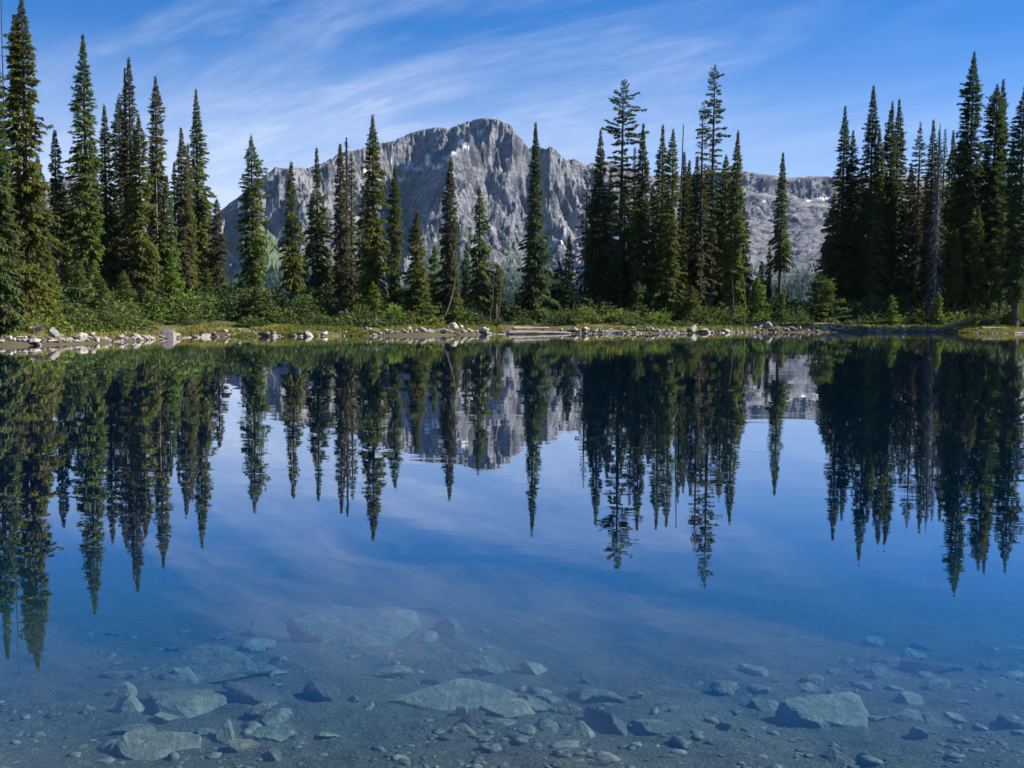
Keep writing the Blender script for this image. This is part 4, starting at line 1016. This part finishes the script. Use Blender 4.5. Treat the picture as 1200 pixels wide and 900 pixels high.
# dense undergrowth beneath and behind the trunks
rs = np.random.RandomState(31)
n = 150000
qx = rs.uniform(-60, 1260, n); off = 2.0 + 18 * rs.uniform(0, 1, n) ** 1.3
cx = np.array([shore_at(a)[:2] for a in np.arange(-60, 1261, 2)]); ix = ((qx + 60) / 2).astype(int)
kx = cx[ix, 0] / cx[ix, 1]
P = np.stack([cx[ix, 0] + kx * off, cx[ix, 1] + off], 1)
clump = fbm(P[:, 0] / 1.6, P[:, 1] / 1.6, 3, 33)
hgt_ = np.clip((.35 + clump * 1.5) * sstep(1.2, 5.5, off) * 1.35, 0, 1.7)
hgt_ *= 1 - sstep(6, 2, np.abs(qx - 597)) * .9
k_ = hgt_ > .12; P, hgt_, clump, qx = P[k_], hgt_[k_], clump[k_], qx[k_]; n = len(P)
zz = height(P[:, 0], P[:, 1]) + hgt_ * rs.uniform(0, 1, n) ** .55
P3_ = np.stack([P[:, 0], P[:, 1], zz], 1)
D = rs.normal(0, 1, (n, 3)); D[:, 2] = np.abs(D[:, 2]) * .6
ln = rs.uniform(.12, .30, n); V, Fq = tufts(P3_, D, ln, ln * rs.uniform(.2, .34, n), rs, .8, .12)
gv = np.clip(rs.uniform(0, .6, n) + .4 * (fbm(P[:, 0] / 2.5, P[:, 1] / 2.5, 2, 35) + .5), 0, 1)
gd_ = (rs.uniform(0, 1, n) < .2) * .8
lf = (qx < 262) | (rs.uniform(0, 1, n) < .12)
for nm_, kk, mm in (("undergrowth", ~lf, 'dark'), ("undergrowth", lf, 'green')):
    k4 = np.repeat(kk, 4); m_ = int(kk.sum())
    struct(obj(nm_, make_mesh(nm_, V[k4], np.arange(m_ * 4).reshape(m_, 4), FOL[mm], False, {"v": np.repeat(gv[kk], 4), "dead": np.repeat(gd_[kk], 4)})), "stuff")

# ------------------------------------------------------------------ stones
bm = bmesh.new(); bmesh.ops.create_icosphere(bm, subdivisions=4, radius=1)
bm.verts.ensure_lookup_table()
ICO4 = (np.array([v.co for v in bm.verts]), np.array([[v.index for v in f.verts] for f in bm.faces])); bm.free()
bm = bmesh.new(); bmesh.ops.create_icosphere(bm, subdivisions=3, radius=1)
ICO3 = (np.array([v.co for v in bm.verts]), np.array([[v.index for v in f.verts] for f in bm.faces])); bm.free()
bm = bmesh.new(); bmesh.ops.create_icosphere(bm, subdivisions=1, radius=1)
ICO1 = (np.array([v.co for v in bm.verts]), np.array([[v.index for v in f.verts] for f in bm.faces])); bm.free()
bm = bmesh.new(); bmesh.ops.create_icosphere(bm, subdivisions=2, radius=1)
ICO2 = (np.array([v.co for v in bm.verts]), np.array([[v.index for v in f.verts] for f in bm.faces])); bm.free()


def rock_verts(dims, rs, ico=ICO4, nplanes=15, rough=.03, flat=0.0):
    D, Fc = ico
    nn = rs.normal(0, 1, (nplanes, 3)); nn /= np.linalg.norm(nn, axis=1, keepdims=True)
    off = rs.uniform(.48, .86, nplanes)
    if flat > 0:                                             # slabs: a flat top, tipped a little
        nn[0] = np.array([rs.normal(0, .12), rs.normal(0, .12), 1]); nn[0] /= np.linalg.norm(nn[0]); off[0] = .45
    dots = D @ nn.T
    with np.errstate(divide='ignore'):
        r = np.where(dots > .05, off[None] / np.maximum(dots, .05), 9).min(1)
    r = np.minimum(r, 1.35)
    p = D * 3 + rs.uniform(0, 50, 3)
    r = r * (1 + rough * (fbm(p[:, 0] + p[:, 2], p[:, 1] - p[:, 2] * .7, 4, 3) * 2))
    return D * r[:, None] * np.array(dims), Fc


def rock(name, x, y, z, dims, yaw, mat, label, cat, group, seed, flat=0.0, tilt=(0, 0), ico=ICO4, nplanes=15):
    rs = np.random.RandomState(seed)
    V, Fc = rock_verts(dims, rs, ico, nplanes, flat=flat)
    o = obj(name, make_mesh(name, V, Fc, mat, False), None, (x, y, z)); o.rotation_euler = (tilt[0], tilt[1], yaw)
    if ico is not ICO2:
        try: o.data.set_sharp_from_angle(angle=rad(18))
        except Exception: pass
        o.data.polygons.foreach_set("use_smooth", np.ones(len(Fc), bool))
    return tag(o, label, cat, group)


ORD = 'first second third fourth fifth sixth seventh eighth ninth tenth eleventh twelfth thirteenth fourteenth fifteenth sixteenth seventeenth eighteenth nineteenth twentieth'.split() + ['%s-%s' % (a_, b_) for a_ in ('twenty', 'thirty') for b_ in 'first second third fourth fifth sixth seventh eighth ninth'.split()]
GS = 'stones along the far waterline'


# landmarks first
for (px, off, w_, dp, hh_, mat, lab, sd_, fl) in [
    (95, .1, .52, .4, .48, ST_PALE, 'large triangular pale boulder at the left waterline', 5, 0),
    (26, .1, .42, .35, .30, ST_PALE, 'low pale block at the far left waterline', 8, 1),
    (62, .8, .55, .4, .55, ST_GREY, 'grey rock face among the shrubs left of the triangular boulder', 12, 0),
    (198, .3, .62, .5, .72, ST_PALE, 'big white boulder at the waterline below the left grove', 17, 0),
    (241, -.1, .35, .28, .36, ST_PALE, 'rounded pale rock standing in the water off the grassy bank', 23, 0),
    (231, -.1, .28, .22, .22, ST_GREY, 'darker small rock left against the rounded pale rock', 29, 0),
    (568, .3, .55, .4, .42, ST_PALE, 'pale boulder left of the gap in the shore', 31, 0),
    (515, .1, .5, .35, .34, ST_PALE, 'pale blocky rock below the slanting dead sapling', 33, 0),
    (672, .5, .32, .3, .42, ST_GREY, 'upright grey stone at the right end of the drift log', 37, 0),
    (688, .6, .35, .3, .30, ST_PALE, 'rounded pale stone right of the upright grey stone', 41, 0),
    (722, .3, .85, .5, .36, ST_GREY, 'long flat grey slab right of the drift log', 43, 1),
    (812, .8, .7, .5, .55, ST_PALE, 'highest rock of the pale pile below the matched spires', 47, 0),
    (800, .4, .5, .4, .36, ST_PALE, 'lower rock left in the pale pile', 49, 0),
    (826, .3, .5, .4, .34, ST_PALE, 'lower rock right in the pale pile', 53, 0),
    (900, .8, .48, .4, .52, ST_PALE, 'white upright boulder below the bright young fir', 59, 0),
    (937, .1, .30, .26, .36, ST_GREY, 'dark grey stone left of the pale sloping slab', 61, 0),
    (958, .4, .75, .5, .38, ST_PALE, 'pale sloping slab below the spreading young fir', 67, 1),
    (1020, .1, .38, .3, .40, ST_GREY, 'round grey boulder at the right waterline', 71, 0),
    (1196, .2, .8, .5, .30, ST_PALE, 'white flat rock at the photo\'s right edge', 73, 1)]:
    x, y = shore_at(px, off); q_ = .8 if px < 260 else .68
    rock('shore_rock', x, y, max(h1(x, y), -.02) + hh_ * q_ * .2, (w_ * q_, dp * q_, hh_ * q_ * .70), sd_ * .37, mat, lab, 'rock', 'larger rocks on the far shore', sd_, fl)

rs = np.random.RandomState(11)
SEG = [(2, 18, 3, 'at the left frame edge'), (36, 80, 9, 'left of the triangular boulder'), (106, 186, 13, 'between the triangular and the white boulder'), (246, 330, 8, 'on the grassy bank\'s left half'),
       (334, 420, 13, 'on the grassy bank\'s right half'), (424, 506, 18, 'below the bold full spire'), (524, 592, 12, 'left of the drift log'), (676, 716, 6, 'at the flat grey slab'),
       (740, 794, 14, 'left of the pale rock pile'), (834, 894, 16, 'right of the pale rock pile'), (906, 1012, 19, 'below the spreading young fir'), (1028, 1126, 18, 'below the right grove'), (1132, 1186, 7, 'on the ochre spit')]
SHAPE = ['flat', 'blocky', 'rounded', 'angular']
for (x0, x1, n, where) in SEG:
    n = int(n * 1.5)
    for k_ in range(n):
        px = x0 + (x1 - x0) * (k_ + rs.uniform(.15, .85)) / n
        off = rs.uniform(-.3, .25) + 1.1 * rs.uniform(0, 1) ** 2
        x, y = shore_at(px, off); s = rs.uniform(.05, .15) * (1.7 if rs.rand() < .15 else 1)
        pale = rs.rand() < .68; fl = rs.rand() < .4
        sh = 'flat' if fl else 'blocky'
        z = h1(x, y)
        rock('shore_stone', x, y, max(z, -.08) + s * .22, (s * rs.uniform(1, 1.6), s, s * (.6 if fl else .95)), rs.uniform(0, 6), ST_PALE if pale else ST_GREY,
             '%s %s shore stone, %s from the left %s' % ('pale' if pale else 'grey', sh, ORD[k_], where), 'stone', GS, 200 + int(px * 3), 1.0 if fl else 0, ico=ICO3, nplanes=13)

# small cobbles packed along the waterline
n = 4600
qx = rs.uniform(-10, 1215, n); off = np.abs(rs.normal(0, .42, n)) - .12
kq = fbm(qx / 35, off, 3, 44) > -.28 + .5 * ((qx > 246) & (qx < 400)); qx, off = qx[kq], off[kq]
B_ = np.array([shore_at(a, b) for a, b in zip(qx, off)]); hz_ = height(B_[:, 0], B_[:, 1])
parts = []; vv = []
for i_ in range(len(qx)):
    if hz_[i_] < -.07: continue
    s = rs.gamma(2.0, .02) + .015
    V, Fc = rock_verts((s * rs.uniform(1, 1.7), s, s * rs.uniform(.4, .8)), rs, ICO1, 8, .03)
    a = rs.uniform(0, 6.28); c_, s_ = math.cos(a), math.sin(a)
    parts.append((V @ np.array([[c_, s_, 0], [-s_, c_, 0], [0, 0, 1]]) + np.array([B_[i_, 0], B_[i_, 1], hz_[i_] + s * .2]), Fc)); vv.append(np.full(len(V), rs.uniform(0, 1)))
V, Fc = join(parts)
M = Mat("shore cobbles"); M.bsdf(M.mix(M.attr("v"), (0.10, 0.085, 0.07), (0.38, 0.335, 0.285)), .9)
struct(obj("shore_gravel", make_mesh("shore_gravel", V, Fc, M.m, False, {"v": np.concatenate(vv)})), "stuff")

# drift logs
M = Mat("silver drift wood"); n1 = M.noise(3, 6, .65, .6, (.25, 6, 6)); n2 = M.noise(1.0, 3)
col = M.mix(M.rng(n1, .32, .68), (0.17, 0.145, 0.122), (0.40, 0.355, 0.31)); col = M.mix(M.math('MULTIPLY', M.rng(n1, .40, .30), .8), col, (0.07, 0.055, 0.045))
M.bsdf(col, .9, M.bump(n1, .8, .03), .15)
DRIFT = M.m


def log(p0, p1, r0, r1, label, sink=.3, bend=0.0, seed=1, rise=0.0):
    rs = np.random.RandomState(seed)
    a = np.array([*p0, 0.0]); b = np.array([*p1, 0.0]); L = np.linalg.norm(b - a); n = 24; s = np.linspace(0, 1, n)
    d = (b - a) / L; ang = math.atan2(d[1], d[0])
    P = np.stack([s * L, bend * np.sin(s * math.pi) + np.cumsum(rs.normal(0, .008, n)), rise * s + np.cumsum(rs.normal(0, .004, n))], 1)
    R = (r0 + (r1 - r0) * s) * .72; R = R * (1 + .06 * np.sin(s * 23 + seed)); R[0] *= .6; R[1] *= .9; R[-2] *= .8; R[-1] *= .5; R = R * (1 + rs.normal(0, .05, n))
    P = np.concatenate([P[:1] + [.02, 0, 0], P, P[-1:] - [.02, 0, 0]]); R = np.concatenate([[.01], R, [.01]])
    V, Fq = tube(P, R, 14, rs)
    x, y = p0
    zl = max(max(h1(*p0), h1(*p1)), 0)
    o = obj('drift_log', make_mesh('drift_log', V, Fq, DRIFT, True), None, (x, y, zl + r0 * .72 * (1 - sink))); o.rotation_euler = (0, 0, ang)
    return tag(o, label, 'log', 'drift logs on the far shore')


log(shore_at(594, -.25), shore_at(669, -.15), .145, .09, 'long silver drift log lying in the water at mid shore', .15, .05, 3)
log(shore_at(600, .35), shore_at(643, .5), .12, .08, 'second silver log lying behind the long one', -.35, .08, 4)
log(shore_at(238, 5.5), shore_at(288, 6.0), .18, .14, 'grey fallen log on the bank behind the grassy edge', -.2, .1, 5)
log(shore_at(1106, .1), shore_at(1131, 1.2), .09, .05, 'curved white branch sloping into the water on the right', -.6, .25, 6, .25)
log(shore_at(1150, .9), shore_at(1182, 1.1), .11, .08, 'pale log on the ochre spit', -.6, .1, 7)
log(shore_at(880, 1.6), shore_at(978, 2.2), .09, .06, 'thin pale fallen trunk under the spreading young fir', -.8, .2, 8)

# grass along the bank
rs = np.random.RandomState(21)
P = []
for (x0, x1, n, o0, o1) in [(242, 425, 9000, -.05, 2.6), (205, 245, 1500, .1, 2.2), (425, 590, 4200, .1, 2.4), (100, 190, 1500, .3, 2.0), (676, 900, 4200, .3, 2.6), (900, 1130, 4800, .05, 1.6), (1130, 1196, 4500, -.05, 2.6), (0, 100, 1300, .4, 2)]:
    for _ in range(n):
        px = rs.uniform(x0, x1); off = o0 + (o1 - o0) * rs.uniform(0, 1) ** 1.4
        P.append((*shore_at(px, off), 0))
P = np.array(P); keep = fbm(P[:, 0] * .8, P[:, 1] * 1.2, 3, 91) > -.22
P = P[keep]; P[:, 2] = height(P[:, 0], P[:, 1]) - .01; P = P[P[:, 2] > -.06]; n = len(P)
D = np.stack([rs.normal(0, .35, n), rs.normal(0, .35, n), np.ones(n)], 1)
ln = rs.uniform(.06, .22, n); V, Fq = tufts(P, D, ln, ln * .10 + .006, rs, .9, .0)
gv = np.clip(fbm(P[:, 0] * .5, P[:, 1] * .5, 3, 95) * 1.4 + .5 + rs.normal(0, .15, n), 0, 1)
GRASS = foliage_mat("yellow bank grass", (0.11, 0.16, 0.03), (0.31, 0.29, 0.07), (0.22, 0.15, 0.06))
struct(obj("bank_grass", make_mesh("bank_grass", V, Fq, GRASS, False, {"v": np.repeat(gv, 4), "dead": np.repeat((rs.uniform(0, 1, n) < .15) * .8, 4)})), "stuff")

# ------------------------------------------------------------------ stones on the lake bed
def bed_at(px, py):
    r = ray(px, py); ys = np.arange(3.5, 24, .03)
    hz = height(ys * r[0], ys); zz = CAMZ + ys * r[2]
    k_ = np.argmax(zz < hz); d = ys[k_]
    return d * r[0], d, float(hz[k_])


GB = 'large stones lying on the lake bed'
LAND = [
    # px, bottom py, half width px, height px, material, label, short phrase, seed, flat, tilt, depth ratio, yaw
    (402, 778, 60, 84, ST_BED, 'biggest blue grey block far out under the clear water', 'the biggest block', 3, 1, (.42, -.15), .75, .25),
    (318, 757, 34, 34, ST_BEDD, 'dim dark block against the biggest block\'s left', 'the shadowed block', 14, 0, (.1, .1), .8, .9),  # dark stone colour stands for the shadow lying on this block
    (222, 803, 56, 34, ST_BED, 'wide flat slab under water left of centre', 'the wide left slab', 7, 1, (.22, .1), .7, -.15),
    (230, 838, 56, 34, ST_BEDT, 'tan topped rough rock in front of the wide left slab', 'the tan topped rock', 9, 0, (.1, .05), .65, .1),
    (311, 826, 38, 22, ST_BEDD, 'dark loaf shaped stone right of the tan topped rock', 'the dark loaf', 13, 0, (.05, .12), .5, -.15),
    (541, 808, 54, 62, ST_BED, 'speckled square boulder under water near the centre', 'the speckled boulder', 19, 1, (.28, -.15), .7, .12),
    (525, 838, 64, 26, ST_BED, 'low broad slab in front of the speckled boulder', 'the low broad slab', 25, 1, (.15, .08), .6, .2),
    (607, 843, 32, 20, ST_BEDT, 'pale tan stone right of the low broad slab', 'the pale tan stone', 27, 0, (.05, .1), .7, .4),
    (693, 827, 29, 22, ST_BED, 'flat trapezoid stone right of centre', 'the trapezoid stone', 35, 1, (.2, .0), .8, .1),
    (720, 872, 14, 40, ST_BEDD, 'long dark narrow slab pointing away from the camera', 'the narrow slab', 39, 1, (.2, .35), 3.6, .35),
    (972, 863, 74, 50, ST_BED, 'long flat boulder with shaded front on the right', 'the long right boulder', 45, 1, (.22, .10), .6, -.12),
    (889, 814, 12, 13, ST_BEDT, 'small bright cube like stone left behind the long right boulder', 'the bright little stone', 51, 0, (0, .1), .9, .3),
    (1095, 792, 37, 20, ST_BEDD, 'dark low rock far right under the water', 'the dark right rock', 55, 0, (0, .1), .5, .0),
    (1033, 778, 16, 11, ST_BEDD, 'little dark stone left of the dark right rock', 'the little dark stone', 57, 0, (0, 0), .7, .0),
    (206, 889, 42, 32, ST_BEDT, 'brownish slab close to the camera at the left', 'the near brown slab', 63, 1, (.2, .1), .7, .4),
    (316, 873, 32, 26, ST_BED, 'grey slab close to the camera beside the brown one', 'the near grey slab', 65, 1, (.25, .0), .7, -.3),
    (148, 842, 20, 24, ST_BEDT, 'pale upright stone left against the tan topped rock', 'the pale upright stone', 69, 0, (.1, .3), .6, .5),
    (1072, 848, 27, 16, ST_BED, 'flattish stone right of the long right boulder', 'the flattish stone', 75, 1, (.1, .1), .7, .2),
]
for (px, pb, hw, hp, mat, lab, sh, sd_, fl, tilt, ratio, yaw) in LAND:
    x, y, z = bed_at(px, pb - hp * .35); k_ = math.hypot(y, CAMZ - z) / F
    w_ = hw * k_ * 1.12; hgt = hp * k_ * 0.58
    rock('lake_stone', x, y, z - hgt * .10, (w_, w_ * ratio, hgt * 1.2), yaw, mat, lab, 'stone', GB, sd_, fl, tilt, nplanes=9)
rs = np.random.RandomState(77)
DIRS = [('left of', -1.35, .05), ('right of', 1.4, -.05), ('in front of', .2, .95), ('behind', -.25, -.9)]
for (px, pb, hw, hp, mat, lab, sh, sd_, fl, tilt, ratio, yaw) in LAND:
    for (wd_, ax, ay) in DIRS:
        qx = px + ax * (max(hw, 18) + rs.uniform(4, 16)); qy = pb - hp * .3 + ay * (max(hp, 16) * .8 + rs.uniform(4, 14))
        if qy > 893 or qy < 735: continue
        s = rs.uniform(.035, .10); m_ = [ST_BED, ST_BEDT, ST_BEDD][rs.choice(3, p=[.55, .27, .18])]
        x, y, z = bed_at(qx, qy); s *= y / 7
        tn = {id(ST_BED): 'grey', id(ST_BEDT): 'tan', id(ST_BEDD): 'dark'}[id(m_)]
        rock('lake_stone', x, y, z + s * .15, (s * rs.uniform(1, 1.8), s * rs.uniform(.8, 1.2), s * rs.uniform(.45, .8)), rs.uniform(0, 6), m_,
             'small %s stone on the lake bed just %s %s' % (tn, wd_, sh), 'stone', 'small stones beside the large lake bed stones', 900 + int(qx + qy), rs.rand() < .5, (rs.uniform(-.3, .3), rs.uniform(-.3, .3)), ICO3, 8)
# countless gravel and cobbles
N_ = 2000
qy = 740 + 165 * rs.uniform(0, 1, N_) ** .75; qx = rs.uniform(-40, 1240, N_)
den = fbm(qx / 130, qy / 60, 3, 15)
k_ = den > -.05 + .35 * (rs.uniform(0, 1, N_) < .5) - .25 * (qy > 850); qx, qy = qx[k_], qy[k_]
parts = []; vv = []
G = np.array([ray(a, b) for a, b in zip(qx, qy)])
ysq = np.arange(3.5, 15, .05)
for i_ in range(len(qx)):
    pass
Yg = np.full(len(qx), 6.0)
for _ in range(14):
    hz = height(Yg * G[:, 0], Yg); Yg = (hz - CAMZ) / G[:, 2]
hz = height(Yg * G[:, 0], Yg)
for i_ in range(len(qx)):
    s = rs.gamma(1.0, .013) * Yg[i_] / 6.5 + .005
    V, Fc = rock_verts((s * rs.uniform(1, 1.7), s * rs.uniform(.8, 1.2), s * rs.uniform(.18, .5)), rs, ICO2, 10, .07)
    a = rs.uniform(0, 6.28); c_, s_ = math.cos(a), math.sin(a)
    V = V @ np.array([[c_, s_, 0], [-s_, c_, 0], [0, 0, 1]]) + np.array([Yg[i_] * G[i_, 0], Yg[i_], hz[i_] + s * .08])
    parts.append((V, Fc)); vv.append(np.full(len(V), rs.uniform(0, 1)))
V, Fc = join(parts)
M = Mat("lake gravel"); n = M.noise(20, 4)
col = M.mix(M.attr("v"), (0.030, 0.030, 0.026), (0.13, 0.125, 0.09)); col = M.mix(M.math('MULTIPLY', M.rng(n, .45, .65), .4), col, (0.36, 0.34, 0.28)); M.bsdf(col, .9)
struct(obj("lake_gravel", make_mesh("lake_gravel", V, Fc, M.m, False, {"v": np.concatenate(vv)})), "stuff")

# ------------------------------------------------------------------ mountain air
bm = bmesh.new(); bmesh.ops.create_cube(bm, size=1)
me = bpy.data.meshes.new("haze"); bm.to_mesh(me); bm.free()
hz = obj("haze", me); hz.scale = (10200, 10200, 700); hz.location = (0, 0, 262)
M = Mat("thin mountain air"); pv = M.n("ShaderNodeVolumePrincipled")
pv.inputs["Color"].default_value = (0.36, 0.62, 1.0, 1); pv.inputs["Density"].default_value = 0.000030
M.l(pv.outputs[0], M.out.inputs["Volume"]); me.materials.append(M.m)
struct(hz, "stuff")
